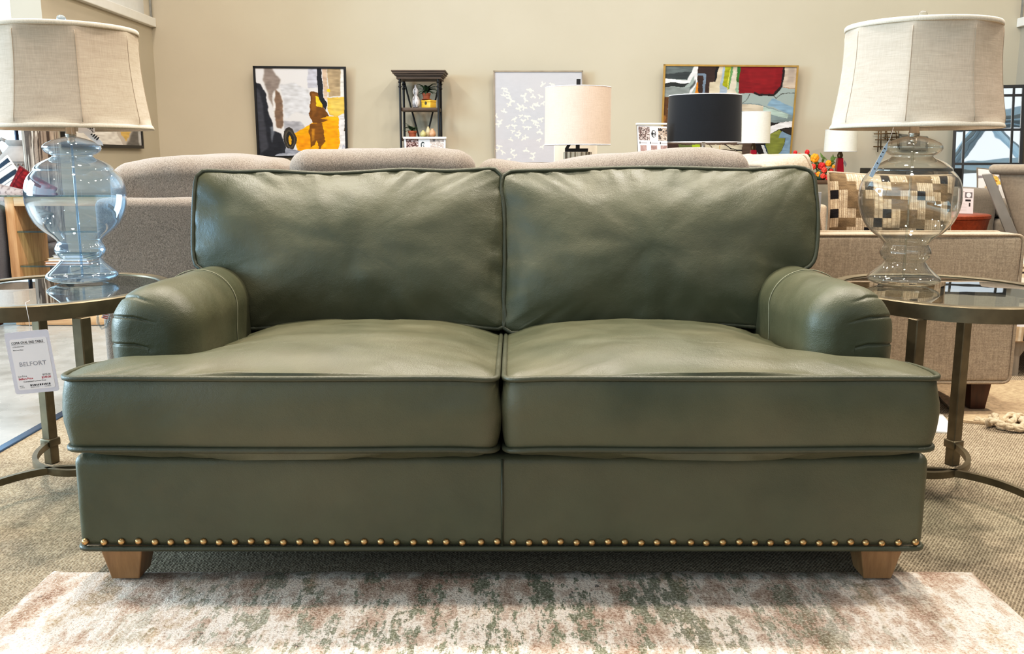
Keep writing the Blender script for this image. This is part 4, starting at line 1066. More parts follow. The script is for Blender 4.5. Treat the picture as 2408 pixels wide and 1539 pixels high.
# bark-strip column
P = Paint(120, 60, 0, 0, 120, 60, (140, 126, 114), 0, .12, 4)
rr = random.Random(3)
for k in range(420):
    x = rr.uniform(0, 120); y = rr.uniform(-10, 60); v_ = rr.choice([(84, 72, 64), (168, 154, 140), (190, 178, 164), (112, 98, 86), (58, 50, 46)])
    P.rect(x, y, x+rr.uniform(.5, 1.6), y+rr.uniform(6, 22), v_)
cc_ = aty(97, 350, 6.42); cr = .115
cl_ = thing('column_pedestal', 'tall column pedestal clad in thin grey-brown bark strips behind the left lamp', 'pedestal', (cc_.x, 6.42, 0))
picture('shaft', P, None, painted('bark_strips', .85, .15, .8, 90), cl_, lambda u, v: Vector((cc_.x+cr*math.cos(-2*PI*u)*(1-.1*v), 6.42+cr*math.sin(-2*PI*u)*(1-.1*v), 1.55*(1-v)+.02)))
MB().lathe([(.0001, 0), (.13, 0), (.13, .03), (.0001, .03)], 32).build('base', M_dleg, cl_, 40, True)
# floor lamp at the far left
fl_ = aty(22, 306, 7.0)
flp = thing('floor_lamp', 'floor lamp with pale drum shade and blue stem, partly hidden at the far left', 'lamp', (fl_.x, 7.0, 0))
mb = MB(); mb.cap = False
mb.lathe([(.24, 1.19), (.235, 1.195), (.215, 1.50)], 40).build('shade', fabric('pale_shade', (206, 196, 186), 300, .1), flp, 40, True)
M_bst = plain('blue_stem', (38, 52, 84), .35)
MB().lathe([(.16, 0), (.16, .02), (.014, .03), (.014, 1.4)], 24, T(.05, 0, 0)).build('stem', M_bst, flp, 40, True)
# ------------------------------------------------------------ pictures on the walls
M_pnt = painted('painted_canvas', .55, .3, .25, 90)
M_blk = plain('black_frame', (28, 27, 28), .4); M_gold = plain('pale_gold_frame', (206, 168, 100), .35, .6); M_silv = plain('champagne_frame', (176, 164, 148), .35, .5)
def framed(name, label, quad, Y0, Y1, paint, fmat, fw, cat='painting'):
    """quad TL, TR, BL, BR in photo pixels: top edge at depth Y0, bottom edge at Y1 (it leans)"""
    TL, TR = aty(*quad[0], Y0), aty(*quad[1], Y0); BL, BR = aty(*quad[2], Y1), aty(*quad[3], Y1)
    o = thing(name, label, cat, (BL+BR)/2)
    def bar(a, b): return MB().tube([a, b], 0, rect=(fw/2, .018), up=None)
    nrm_ = (TR-TL).cross(BL-TL).normalized(); nrm_ = nrm_ if nrm_.y < 0 else -nrm_
    ex = (TR-TL).normalized(); ez = (TL-BL).normalized()
    fr_ = MB(); w_ = fw
    for a, b, d in ((TL, TR, -ez), (BL, BR, ez), (TL, BL, ex), (TR, BR, -ex)):
        vs = [a, b, b+d*w_, a+d*w_]; vs = [p+nrm_*.012 for p in vs]+[p-nrm_*.024 for p in vs]
        fr_.add(vs, [(0, 1, 2, 3), (7, 6, 5, 4), (0, 4, 5, 1), (1, 5, 6, 2), (2, 6, 7, 3), (3, 7, 4, 0)])
    fr_.build('frame', fmat, o)
    c_ = [p+nrm_*.002 for p in (TL, TR, BL, BR)]
    picture('canvas', paint, c_, M_pnt, o)
    return o
# 1 yellow and grey abstract
P = Paint(230, 236, 168, 125, 1070, 1000, (222, 221, 224), 7, .08, 2, skew=-20)
P.poly([(430,640),(600,650),(650,720),(520,760),(430,730)], (168,170,180), soft=3)
P.poly([(420,300),(560,280),(700,350),(690,600),(560,560),(450,620)], (205,208,216), .8, 4)
P.poly([(700,125),(790,125),(790,325),(690,330)], (188,190,204), soft=2)
P.poly([(280,120),(350,150),(380,200),(430,245),(405,330),(350,360),(340,520),(300,420),(260,260)], (128,116,110), .85, 6)
P.poly([(370,340),(410,380),(432,500),(432,650),(400,720),(360,700),(345,560)], (116,92,74), .9, 3)
P.poly([(340,380),(365,360),(350,620),(335,560)], (232,230,230), .8, 2)
P.poly([(168,280),(225,295),(275,390),(290,560),(330,680),(318,740),(400,770),(440,900),(440,1010),(160,1010)], (40,43,52), soft=2)
P.poly([(170,330),(215,350),(240,560),(260,900),(180,960)], (86,88,98), .6, 8); P.poly([(290,700),(325,690),(330,760),(300,860)], (150,158,172), .6, 5)
P.poly([(700,125),(690,330),(790,330)], None)
P.poly([(840,125),(882,125),(880,440),(842,430)], (206,178,156)); P.poly([(885,125),(1020,125),(1005,400),(890,412)], (168,148,118), soft=2)
P.poly([(1020,125),(1075,125),(1085,420),(1000,410)], (228,222,214), soft=2)
P.poly([(530,755),(620,715),(690,670),(800,605),(972,600),(982,850),(950,950),(545,950)], (248,172,12))
P.poly([(830,650),(960,640),(975,850),(940,940),(830,930)], (250,158,10), .7, 6); P.poly([(550,800),(680,760),(690,900),(560,930)], (240,140,20), .6, 8)
P.poly([(880,418),(1045,415),(1085,560),(1000,580),(960,608),(890,590),(868,530)], (226,184,84)); P.poly([(890,450),(1040,440),(1060,520),(940,570)], (236,200,110), .6, 6)
P.poly([(710,368),(790,366),(795,440),(832,520),(885,600),(800,615),(868,638),(800,662),(720,662),(700,620),(678,575),(700,540)], (112,72,26)); P.poly([(720,380),(780,390),(760,560),(715,600)], (150,100,40), .6, 5)
P.poly([(758,405),(812,412),(816,512),(765,500)], (242,196,44))
P.poly([(690,668),(812,662),(820,740),(832,840),(790,880),(772,940),(750,830),(720,880),(690,905),(678,760)], (124,80,24)); P.poly([(705,720),(730,720),(730,830),(700,850)], (200,140,40), .8, 3)
P.poly([(788,128),(832,128),(838,420),(872,470),(852,545),(820,500),(788,380)], (34,36,44)); P.oval(890, 350, 18, 16, (232,190,40))
P.oval(482, 812, 62, 112, (60,56,52)); P.oval(484, 815, 44, 88, (84,78,68)); P.oval(485, 818, 34, 72, (44,42,40)); P.oval(487, 825, 13, 46, (222,170,40))
P.poly([(985,590),(1090,575),(1100,960),(955,960),(980,860)], (226,222,222)); P.line([(1080,460),(1048,520),(1040,690),(1035,740)], 12, (96,84,70)); P.line([(1000,940),(1010,880),(1025,900)], 10, (176,178,196))
P.poly([(435,910),(760,950),(1000,960),(1000,1010),(300,1010),(330,970),(430,955)], (150,156,172)); P.line([(330,985),(600,960),(760,985)], 16, (196,200,212), .7)
framed('abstract_painting', 'black-framed yellow, grey and white abstract painting on the back wall', [(595, 155), (813, 157), (606, 372), (818, 370)], 10.12, 10.18, P, M_blk, .022)
# 2 birds
P = Paint(250, 250, 0, 0, 1085, 1090, (194, 191, 195), 0, .02, 3)
P.put(vnoise(250, 250, (4, 4), 9), (186, 188, 196), .6); P.rect(0, 800, 1085, 1090, (198, 190, 194), .4)
birds = [(360,420),(388,455),(412,495),(350,495),(420,530),(450,565),(415,605),(355,685),(255,735),(310,800),(285,835),(400,860),(460,915),(435,1015),(480,775),(480,855),(555,735),(640,745),(590,795),(600,505),(620,555),(545,620),(540,650),(600,640),(660,430),(690,440),(710,510),(800,510),(830,370),(940,370),(740,600),(760,610),(830,590),(745,815),(765,850),(720,800),(805,775),(605,870),(655,870),(535,930),(525,970),(590,1005),(620,990),(790,925),(780,1020),(820,1100),(295,1095),(265,1135),(340,1165),(455,1150),(480,1205),(415,1245),(625,1145),(710,1185),(700,1235),(700,640),(930,560),(980,700),(900,900),(1000,480)]
rr = random.Random(5)
for bx, by in birds:
    x, y = bx-230, by-212; a = rr.uniform(-.5, .5)+(PI if rr.random() < .3 else 0); s = rr.uniform(.85, 1.15)
    def q(px_, py_): return (x+s*(px_*math.cos(a)-py_*math.sin(a)), y+s*(px_*math.sin(a)+py_*math.cos(a)))
    c_ = (232, 226, 214); w1, w2 = rr.uniform(-14, 6), rr.uniform(-14, 6)
    P.poly([q(-6, -8), q(0, -14), q(6, -8), q(5, 16), q(12, 34), q(0, 28), q(-9, 36), q(-5, 16)], c_)
    P.poly([q(-4, -6), q(-22, -14+w1), q(-40, 2+w1*1.4), q(-20, 4), q(-4, 10)], c_); P.poly([q(4, -6), q(22, -14+w2), q(40, 2+w2*1.4), q(20, 4), q(4, 10)], c_)
framed('bird_print', 'pale grey framed print of a flock of cream birds in flight on the back wall', [(1160, 166), (1371, 166), (1162, 385), (1370, 385)], 10.12, 10.18, P, M_silv, .014, 'picture')
# 3 red and green abstract
P = Paint(320, 228, 545, 125, 2165, 1240, (150, 160, 156), 9, .07, 4, skew=-55)
P.poly([(500,125),(900,125),(880,240),(500,250)], (96,104,104)); P.poly([(500,250),(880,205),(830,300),(500,295)], (58,64,66)); P.poly([(500,295),(830,310),(885,205),(915,125),(958,125),(948,330),(870,470),(780,490),(900,380),(922,250),(850,345),(500,345)], (224,222,222))
P.poly([(500,345),(845,345),(790,390),(500,400)], (44,47,47)); P.poly([(500,400),(860,400),(850,490),(500,520)], (132,138,136)); P.poly([(860,390),(930,300),(925,350),(850,440)], (60,64,66), .8, 2)
P.poly([(958,125),(1222,125),(1168,330),(1098,345),(1096,500),(940,500)], (56,40,36)); P.poly([(1180,125),(1222,125),(1170,335),(1150,335)], (24,24,30))
P.poly([(938,340),(962,340),(966,490),(920,490)], (206,126,34)); P.line([(965,245),(1040,245),(1030,490)], 28, (112,126,142))
P.poly([(1222,125),(1425,125),(1420,330),(1475,500),(1096,500),(1095,340),(1168,332)], (196,180,156)); P.poly([(1300,250),(1400,180),(1440,480),(1290,490)], (206,194,176), .8, 3); P.poly([(1265,125),(1300,200),(1300,490),(1205,490)], (152,168,188), .9)
P.poly([(1350,130),(1380,130),(1330,420),(1305,425)], (100,142,92)); P.poly([(1285,125),(1350,125),(1318,420),(1255,372)], (156,156,28)); P.line([(1340,170),(1308,410)], 7, (208,206,110)); 
P.poly([(1432,125),(1476,125),(1452,335),(1418,335)], (52,104,46)); P.poly([(1418,335),(1452,340),(1456,480),(1408,440)], (142,168,146))
P.poly([(1476,125),(1992,135),(1972,380),(1902,462),(1832,496),(1660,468),(1452,462),(1448,330)], (122,20,28)); P.poly([(1560,200),(1900,160),(1880,380),(1600,420)], (134,28,34), .6, 8)
P.line([(1992,130),(1966,380),(1870,492),(1690,484),(1640,465)], 26, (38,24,26)); P.poly([(2004,130),(2175,130),(2160,405),(1982,385)], (186,168,152)); P.poly([(2040,160),(2120,150),(2110,330),(2030,340)], (150,138,128), .5, 6)
P.line([(1985,390),(2080,400),(2160,400)], 8, (160,110,70)); P.line([(1870,495),(1905,535),(1960,475),(2050,460),(2160,468)], 7, (60,56,52)); P.line([(1500,580),(1545,540),(1580,480)], 8, (70,70,66))
P.poly([(1860,525),(2140,640),(2130,745),(1800,600)], (126,152,170)); P.poly([(1500,580),(1700,590),(1850,640),(2130,740),(2130,830),(1500,830)], (116,130,132), .8); P.poly([(1750,620),(2062,720),(2052,772),(1740,690)], (164,180,170)); P.poly([(1490,588),(1752,610),(1746,692),(1490,682)], (192,176,156))
P.poly([(500,520),(600,520),(590,900),(480,900)], (92,62,38)); P.poly([(480,740),(560,740),(540,900),(480,900)], (176,120,60), .8, 3)
P.poly([(480,860),(2130,840),(2100,1250),(480,1250)], (98,80,68)); P.poly([(540,1090),(900,1090),(900,1210),(540,1210)], (62,44,36)); P.poly([(720,1100),(900,1090),(890,1200),(720,1210)], (96,104,60)); P.poly([(885,1095),(985,1095),(970,1165),(880,1165)], (156,176,44)); P.poly([(1025,1090),(1510,1090),(1490,1235),(1025,1215)], (206,192,168))
P.line([(1100,1090),(1150,1150),(1350,1165),(1500,1165)], 10, (60,50,46)); P.line([(1290,1090),(1360,1140),(1500,1170)], 12, (30,28,28)); P.line([(1225,1100),(1215,1170)], 8, (190,140,60))
P.poly([(1800,800),(1960,815),(2125,795),(2125,1250),(1600,1250),(1620,1090)], (36,33,33)); P.poly([(1830,868),(1950,820),(2125,796),(2118,872),(1950,902),(1812,975)], (226,222,222)); P.poly([(1980,905),(2120,885),(2110,985)], (52,46,42))
P.poly([(1812,975),(1962,905),(2042,1000),(1992,1150),(1925,1245),(1835,1245),(1780,1090)], (132,138,66)); P.poly([(1940,1010),(1990,930),(2110,985),(2095,1245),(1925,1245),(1995,1150),(2045,1005)], (130,156,178)); P.poly([(1730,1090),(1765,1090),(1835,1245),(1800,1245)], (228,226,224)); P.poly([(1768,1090),(1785,1090),(1840,1230)], (36,72,110))
framed('abstract_painting', 'gold-framed multicoloured abstract painting with a large dark red patch on the back wall', [(1561, 151), (1878, 154), (1553, 368), (1860, 369)], 10.12, 10.18, P, M_gold, .018)
# 4 painting on the left side wall
P = Paint(110, 60, 150, 290, 352, 368, (196, 186, 176), 2, .06, 6)
P.rect(150, 290, 272, 345, (204, 196, 188)); P.poly([(150, 338), (270, 340), (300, 368), (150, 368)], (222, 214, 206)); P.poly([(274, 290), (318, 290), (323, 340), (300, 342), (282, 325)], (238, 168, 30)); P.poly([(280, 318), (320, 325), (318, 345), (302, 358), (284, 342)], (214, 178, 104)); P.poly([(322, 290), (345, 290), (348, 368), (300, 368), (325, 340)], (112, 108, 104), soft=2); P.poly([(330, 290), (340, 290), (342, 330), (332, 330)], (48, 46, 48)); P.poly([(338, 320), (350, 320), (350, 368), (342, 368)], (196, 194, 192), soft=1)
ya, yb, z1, z0 = 7.98, 9.68, 1.95, 1.055; xw = XL+.03
lp = thing('abstract_painting', 'black-framed yellow and beige abstract painting on the left side wall, behind the lamp shade', 'painting', (xw, (ya+yb)/2, z0))
fb = MB(); fb.box(xw-.02, xw+.012, ya, yb, z0, z0+.03); fb.box(xw-.02, xw+.012, ya, yb, z1-.03, z1); fb.box(xw-.02, xw+.012, ya, ya+.03, z0+.03, z1-.03); fb.box(xw-.02, xw+.012, yb-.03, yb, z0+.03, z1-.03)
fb.build('frame', M_blk, lp)
picture('canvas', P, [(xw, ya, z0+(z1-z0)*.60), (xw, yb, z0+(z1-z0)*.60), (xw, ya, z0), (xw, yb, z0)], M_pnt, lp)
P = Paint(40, 20, 0, 0, 10, 10, (204, 196, 188), 1, .06, 6); P.rect(6, 0, 8.5, 10, (238, 168, 30))
picture('canvas', P, [(xw, ya, z1), (xw, yb, z1), (xw, ya, z0+(z1-z0)*.60), (xw, yb, z0+(z1-z0)*.60)], M_pnt, lp)

# ------------------------------------------------------------ narrow bookcase with its ornaments
M_bw = wood('bookcase_brown', (92, 74, 60), (62, 48, 40), .5, axis=0); M_iron = plain('dark_iron', (36, 35, 36), .5, .3)
bxc = aty(990, 260, 9.95).x; by0, by1 = 9.78, 10.14
zs1, zs2, ztp = aty(990, 253, 9.8).z, aty(990, 324, 9.8).z, aty(990, 186, 9.8).z
bk = thing('bookcase', 'narrow bookcase with dark iron frame and brown cornice top on the back wall', 'bookcase', (bxc, 9.95, 0))
hw = .207
for z in (zs1, zs2, .80, .35): MB().rbox(bxc-hw+.01, bxc+hw-.01, by0+.02, by1-.02, z-.032, z, .003, 1).build('shelf', M_bw, bk, 40)
cn = MB()
for k, (o_, za, zb_) in enumerate(((.020, 0, .014), (.012, .014, .020), (.026, .020, .030), (.040, .030, .044), (.056, .044, .060), (.066, .060, .072))):
    cn.box(bxc-hw-o_, bxc+hw+o_, by0-o_, by1, ztp+za*1.15, ztp+zb_*1.15)
cn.build('cornice', M_bw, bk)
for x in (bxc-hw+.012, bxc+hw-.012):
    for y in (by0+.012, by1-.02):
        p_ = MB().tube([(x, y, 0), (x, y, ztp)], .012, 8).build('post', M_iron, bk, 40)
        for z in (ztp-.03, ztp-.075): MB().ball((x, y, z), .019, .019, .012, 10, 6).build('knuckle', M_iron, p_, True)
    MB().box(x-.004, x+.004, by0+.02, by1-.02, zs1-.03, zs1).build('side_rail', M_iron, bk)
zx = zs2+.02
MB().tube([(bxc-hw+.02, by1-.02, ztp), (bxc-.02, by1-.02, zx-.1)], .010, 6).build('cross_brace', M_iron, bk, 40)
MB().tube([(bxc+hw-.02, by1-.028, ztp), (bxc+.02, by1-.028, zx-.1)], .010, 6).build('cross_brace', M_iron, bk, 40)
MB().rbox(bxc-hw, bxc+hw, by1-.03, by1-.012, .05, .35, .002, 1).build('back_panel', M_bw, bk)
yo = by0+.13
def lpot(name, label, u, vb, zb, prof, mat, cat, Y=None, seg=28):
    Y = Y or yo; p = aty(u, vb, Y)
    o = thing(name, label, cat, (p.x, Y, zb+.001)); return o
p = aty(978, 250, yo)
gv = thing('gourd_vase', 'white and grey streaked double-gourd vase on the upper shelf of the narrow bookcase', 'vase', (p.x, yo, zs1+.001))
m, t, b = nt('streaked_glaze'); f = noi(t, coords(t, (60, 60, 3)), 1.2, 3); t.links.new(ramp(t, f, [(.42, lin((120, 116, 118))), (.55, lin((228, 224, 226)))]), b.inputs['Base Color']); b.inputs['Roughness'].default_value = .25
MB().lathe([(.022, 0), (.034, .012), (.043, .045), (.042, .075), (.030, .108), (.019, .124), (.019, .130), (.028, .145), (.032, .165), (.026, .188), (.014, .202), (.012, .225), (.016, .232), (.012, .231)], 28).build('body', m, gv, True, True)
M_yel = plain('yellow_lacquer', (232, 184, 58), .4, var=.06)
p0_, p1_ = aty(989, 252, yo), aty(1027, 252, yo)
yb_ = thing('storage_box', 'yellow lidded box with a dark round emblem on the upper shelf of the bookcase', 'box', ((p0_.x+p1_.x)/2, yo, zs1+.001))
wb = .088; Mz = T((p0_.x+p1_.x)/2, yo+.02, zs1+.001) @ R(0, 0, math.radians(-32))
MB().rbox(-.058, .058, -.05, .05, 0, .058, .003, 1, M=Mz).build('base', M_yel, yb_, 40)
lid = MB().rbox(-.060, .060, -.052, .052, .059, .080, .003, 1, M=Mz).build('lid', M_yel, yb_, 40)
MB().lathe([(.0001, .0), (.014, 0), (.014, .002), (.0001, .002)], 20, Mz @ T(.0, -.0505, .048) @ R(PI/2) @ Matrix.Diagonal((1, 1.25, 1, 1))).build('emblem', plain('emblem_ink', (74, 66, 40), .6), lid)
M_terr = plain('terracotta', (152, 84, 58), .8, var=.2, vscale=30); M_leaf = plain('fern_leaf', (44, 66, 38), .6, var=.4, vscale=30); M_soil = plain('potting_soil', (46, 34, 28), .95)
def fern(name, label, x, y, z, s, n_, seed, spread=1.):
    o = thing(name, label, 'plant', (x, y, z))
    pot = MB().lathe([(.026*s, 0), (.034*s, .040*s), (.038*s, .041*s), (.039*s, .058*s), (.034*s, .058*s), (.032*s, .045*s)], 20).build('pot', M_terr, o, 40, True)
    MB().lathe([(.038*s, -.000), (.046*s, .006), (.044*s, .0085), (.026*s, .003)], 20).build('saucer', M_terr, pot, 40, True)
    MB().lathe([(.0001, .050*s), (.033*s, .050*s)], 16).build('soil', M_soil, pot, True, True)
    q = random.Random(seed)
    for k in range(n_):
        a = q.uniform(0, 2*PI); L = q.uniform(.075, .115)*s*spread; up_ = q.uniform(.7, 1.7); L *= .62 if math.cos(a) > .25 and seed == 8 else 1; mb = MB(); prev = None
        pts = [Vector((math.cos(a)*L*t_*(.5+.5*t_), math.sin(a)*L*t_*.8, .052*s+L*(up_*t_*1.1-.9*t_*t_))) for t_ in [i/7 for i in range(8)]]
        tan = Vector((-math.sin(a), math.cos(a), 0))
        for i, p in enumerate(pts):
            w_ = .015*s*math.sin(PI*min(1, (i+.6)/7.6)); mb.add([p-tan*w_, p+Vector((0, 0, .003*s)), p+tan*w_], [])
            if i: b0 = 3*(i-1); mb.f += [(b0, b0+1, b0+4, b0+3), (b0+1, b0+2, b0+5, b0+4)]
        mb.build('frond', M_leaf, o, True, True)
    return o
fern('potted_fern', 'potted fern in a terracotta pot standing on the yellow box in the bookcase', (p0_.x+p1_.x)/2-.022, yo+.01, zs1+.083, 1.15, 26, 5)
p = aty(970, 321, yo-.03); fern('potted_fern', 'potted fern in a terracotta pot on the lower shelf of the bookcase', p.x, yo-.03, zs2+.001, 1.2, 28, 8, .8)
def gl(col): return plain('glaze_%d_%d_%d' % col, col, .25, var=.08)
p = aty(995, 321, yo-.04)
o = thing('bud_vase', 'squat yellow-green bud vase beside the lower fern in the bookcase', 'vase', (p.x, yo-.03, zs2+.001)); MB().lathe([(.015, 0), (.030, .016), (.034, .034), (.026, .056), (.012, .068), (.010, .076), (.008, .074)], 24).build('body', gl((196, 188, 130)), o, True, True)
p = aty(1007, 321, yo+.05)
o = thing('bud_vase', 'tall cream teardrop bud vase between the two squat vases in the bookcase', 'vase', (p.x, yo+.05, zs2+.001)); MB().lathe([(.016, 0), (.028, .02), (.031, .045), (.022, .08), (.012, .105), (.011, .116), (.008, .114)], 24).build('body', gl((226, 208, 164)), o, True, True)
p = aty(1017, 321, yo-.04)
o = thing('bud_vase', 'round peach bud vase, the right one of three in the bookcase', 'vase', (p.x, yo-.045, zs2+.001)); MB().lathe([(.016, 0), (.034, .02), (.038, .040), (.028, .066), (.014, .080), (.017, .092), (.012, .090)], 24).build('body', gl((206, 158, 122)), o, True, True)

# ------------------------------------------------------------ sofa table behind the grey sofa: lamps and notices
M_dkw = wood('dark_table_wood', (96, 74, 56), (66, 48, 36), .45, axis=0)
TY0, TY1, TZ = 5.25, 5.85, .74
st = thing('sofa_table', 'long dark table behind the grey sofa carrying the drum-shade lamps', 'table', (.3, 5.55, 0))
MB().rbox(-.95, .62, TY0, TY1, TZ-.04, TZ, .004, 1).build('table_top', M_dkw, st, 40)
for x in (-.9, .57):
    for y in (TY0+.05, TY1-.05): MB().box(x-.03, x+.03, y-.03, y+.03, 0, TZ-.04).build('leg', M_dkw, st)
st2 = thing('sofa_table', 'dark table behind the grey sofa under the black drum-shade lamp', 'table', (1.0, 6.2, 0))
MB().rbox(.68, 1.62, 6.0, 6.4, TZ-.04, TZ, .004, 1).build('table_top', M_dkw, st2, 40)
for x in (.73, 1.57):
    for y in (6.05, 6.35): MB().box(x-.03, x+.03, y-.03, y+.03, 0, TZ-.04).build('leg', M_dkw, st2)
def drum(L, r0, r1, z0, z1, mat, inner):
    mb = MB(); mb.cap = False
    mb.lathe([(r0, z0), (r1, z1)], 64); o = mb.build('shade', mat, L, True, True)
    mb = MB(); mb.cap = False
    mb.lathe([(r0-.003, z0), (r1-.003, z1)], 64); mb.build('lining', inner, o, True, True)
    for r, z in ((r0, z0), (r1, z1)): MB().tube([(r*math.cos(2*PI*k/48)*.998, r*math.sin(2*PI*k/48)*.998, z) for k in range(48)], .0025, 5, closed=True).build('ring', inner, o, True, True)
    return o
def shade_cloth(name, col):
    m = fabric(name, col, 300, .12, .2); return m
M_lining = plain('white_lining', (226, 226, 230), .8)
# peach lamp on stacked reclaimed strips
yp = 5.5; px_ = aty(1358, 345, yp)
zb0, zb1 = aty(1358, 341, yp).z-TZ, aty(1358, 207, yp).z-TZ
L = thing('table_lamp', 'table lamp with blush linen drum shade, black bracket and striped strip base', 'lamp', (px_.x, yp, TZ+.001))
drum(L, .190, .188, zb0, zb1, shade_cloth('blush_linen', (206, 182, 166)), M_lining)
zc_ = aty(1358, 358, yp).z-TZ; sb_ = MB()
mS, tS, bS = nt('reclaimed_strips'); fS = noi(tS, coords(tS, (70, 70, 1)), 1., 2); tS.links.new(ramp(tS, fS, [(.38, lin((104, 90, 74))), (.48, lin((176, 160, 136))), (.56, lin((206, 194, 174))), (.64, lin((124, 112, 98)))]), bS.inputs['Base Color']); bS.inputs['Roughness'].default_value = .8
MB().rbox(-.078, .078, -.06, .06, 0, zc_, .004, 1).build('base', mS, L, 40, True)
br = MB(); br.box(-.072, .060, -.015, .015, zc_+.0005, zc_+.020); br.build('bracket_foot', M_blk, L, None, True)
MB().box(-.010, .012, -.012, .012, zc_+.02, zb1+.048).build('post', M_blk, L, None, True)
MB().prism([(-.072, zc_+.02), (-.052, zc_+.02), (-.012, zc_+.085), (-.032, zc_+.085)], -.012, .012).build('brace', M_blk, L, None, True)
# cream panel behind that lamp
cp = thing('cream_panel', 'small cream board standing behind the blush drum-shade lamp', 'board', aty(1352, 372, 5.8))
q0, q1 = aty(1303, 342, 5.8), aty(1404, 342, 5.8)
MB().rbox(q0.x, q1.x, 5.79, 5.82, TZ+.001, q0.z, .004, 2).build('board', plain('cream_board', (248, 230, 206), .7, var=.04), cp, 40)
# black lamp
yk_ = 6.2; pk_ = aty(1654, 345, yk_); zb0, zb1 = aty(1654, 335, yk_).z-TZ, aty(1654, 226, yk_).z-TZ
L = thing('table_lamp', 'table lamp with large tapered black drum shade and chrome stem', 'lamp', (pk_.x, yk_, TZ+.001))
drum(L, .240, .2315, zb0, zb1, shade_cloth('black_cloth', (24, 27, 32)), M_lining)
zc_ = aty(1654, 354, yk_).z-TZ
MB().lathe([(.07, 0), (.09, .05), (.10, zc_-.05), (.085, zc_-.012), (.075, zc_-.002), (.012, zc_)], 32).build('base', plain('black_gloss', (18, 18, 20), .12), L, 40, True)
MB().lathe([(.0125, zc_), (.0125, zb0+.05), (.006, zb0+.06), (.005, zb1+.01)], 16).build('stem', M_ch, L, 40, True)
MB().ball((0, 0, zb1+.016), .008, .008, .008, 10, 6).build('finial', M_blk, L, True, True)
# two notices in holders
def leaflet(seed, x0, y0, x1, y1, tones, nx=110, ny=70):
    P_ = Paint(nx, ny, 0, 0, 100, 70, (240, 238, 238), 0, .02, seed)
    return P_
P = Paint(110, 62, 0, 0, 100, 62, (242, 240, 240), 0, .02, 21)
P.blotch(4, 6, 34, 50, [(70, 48, 46), (120, 88, 84), (92, 66, 64), (200, 186, 184), (150, 124, 120)], (7, 7)); P.blotch(62, 6, 96, 50, [(178, 166, 160), (206, 194, 186), (160, 140, 136), (224, 214, 206)], (6, 6)); P.rect(69, 6, 75, 14, (120, 116, 116))
P.oval(45, 26, 5.5, 11, (34, 46, 50)); P.line([(43.5, 20), (43.5, 31), (46, 31)], 1.5, (240, 240, 240)); P.oval(47.5, 24, 2.2, 4, (240, 240, 240)); P.oval(47.5, 24, 1.0, 2, (34, 46, 50)); P.line([(49.4, 24), (48.6, 33)], 1.3, (240, 240, 240))
for i in range(6): P.rect(52, 14+i*4, 60, 15+i*4, (200, 200, 202))
P.rect(40, 40, 60, 42, (190, 190, 192))
for x in (8, 40, 72): P.oval(x, 57, 1.8, 3, (60, 60, 64)); P.rect(x+4, 56, x+22, 58.5, (170, 168, 170))
yn = 5.45
o = notice('sign_holder', 'white leaflet sign with dark and pale sofa photos in front of the bookcase', [(950, 323), (1048, 324), (952, 366), (1047, 366)], yn, P, .02, M_blk, cat='sign')
q0, q1 = aty(950, 323, yn), aty(1048, 323, yn)
MB().rbox(q0.x-.004, q1.x+.004, yn-.012, yn+.024, q0.z-.010, q0.z+.002, .003, 1).build('top_rail', M_white, o)
MB().box(q0.x, q1.x, yn+.001, yn+.02, TZ+.002, aty(952, 366, yn).z).build('stand', M_blk, o)
P = Paint(90, 90, 0, 0, 100, 110, (236, 234, 236), 0, .02, 31)
P.blotch(4, 4, 42, 50, [(96, 78, 74), (186, 170, 168), (60, 54, 52), (150, 134, 130), (206, 194, 190)], (7, 7)); P.blotch(70, 6, 100, 50, [(60, 58, 60), (186, 164, 146), (150, 132, 120), (206, 192, 180)], (6, 6)); P.rect(44, 4, 68, 50, (240, 238, 240))
P.oval(55, 27, 8, 13, (40, 44, 48)); P.oval(56, 21, 3.4, 4, (238, 238, 240)); P.oval(56, 33, 3.6, 4.5, (238, 238, 240)); P.oval(56, 33, 1.6, 2, (40, 44, 48))
for i in range(4): P.rect(58, 18+i*6, 66, 19.5+i*6, (180, 178, 182))
for i, x in enumerate((8, 44, 77)):
    P.oval(x, 58, 2, 4, (50, 48, 52)); P.rect(x+3, 57, x+24, 59.5, (150, 146, 150)); P.blotch(x, 66, x+22, 92, [(150, 124, 120), (176, 150, 146), (164, 136, 132)], (3, 3)); P.blotch(x, 98, x+22, 110, [(120, 98, 94), (150, 126, 122)], (3, 3))
yn = 6.08
o = notice('sign_holder', 'leaflet sign with room photos and fabric swatches beside the black drum lamp', [(1498, 294), (1568, 298), (1501, 372), (1570, 372)], yn, P, .025, M_blk, cat='sign')
q0, q1 = aty(1496, 293, yn), aty(1568, 297, yn)
MB().rbox(q0.x, q1.x, yn-.01, yn+.03, q0.z-.002, q0.z+.010, .003, 1).build('top_rail', M_white, o)
MB().box(q0.x+.01, q1.x-.01, yn+.001, yn+.02, TZ+.002, aty(1501, 372, yn).z).build('stand', M_blk, o)

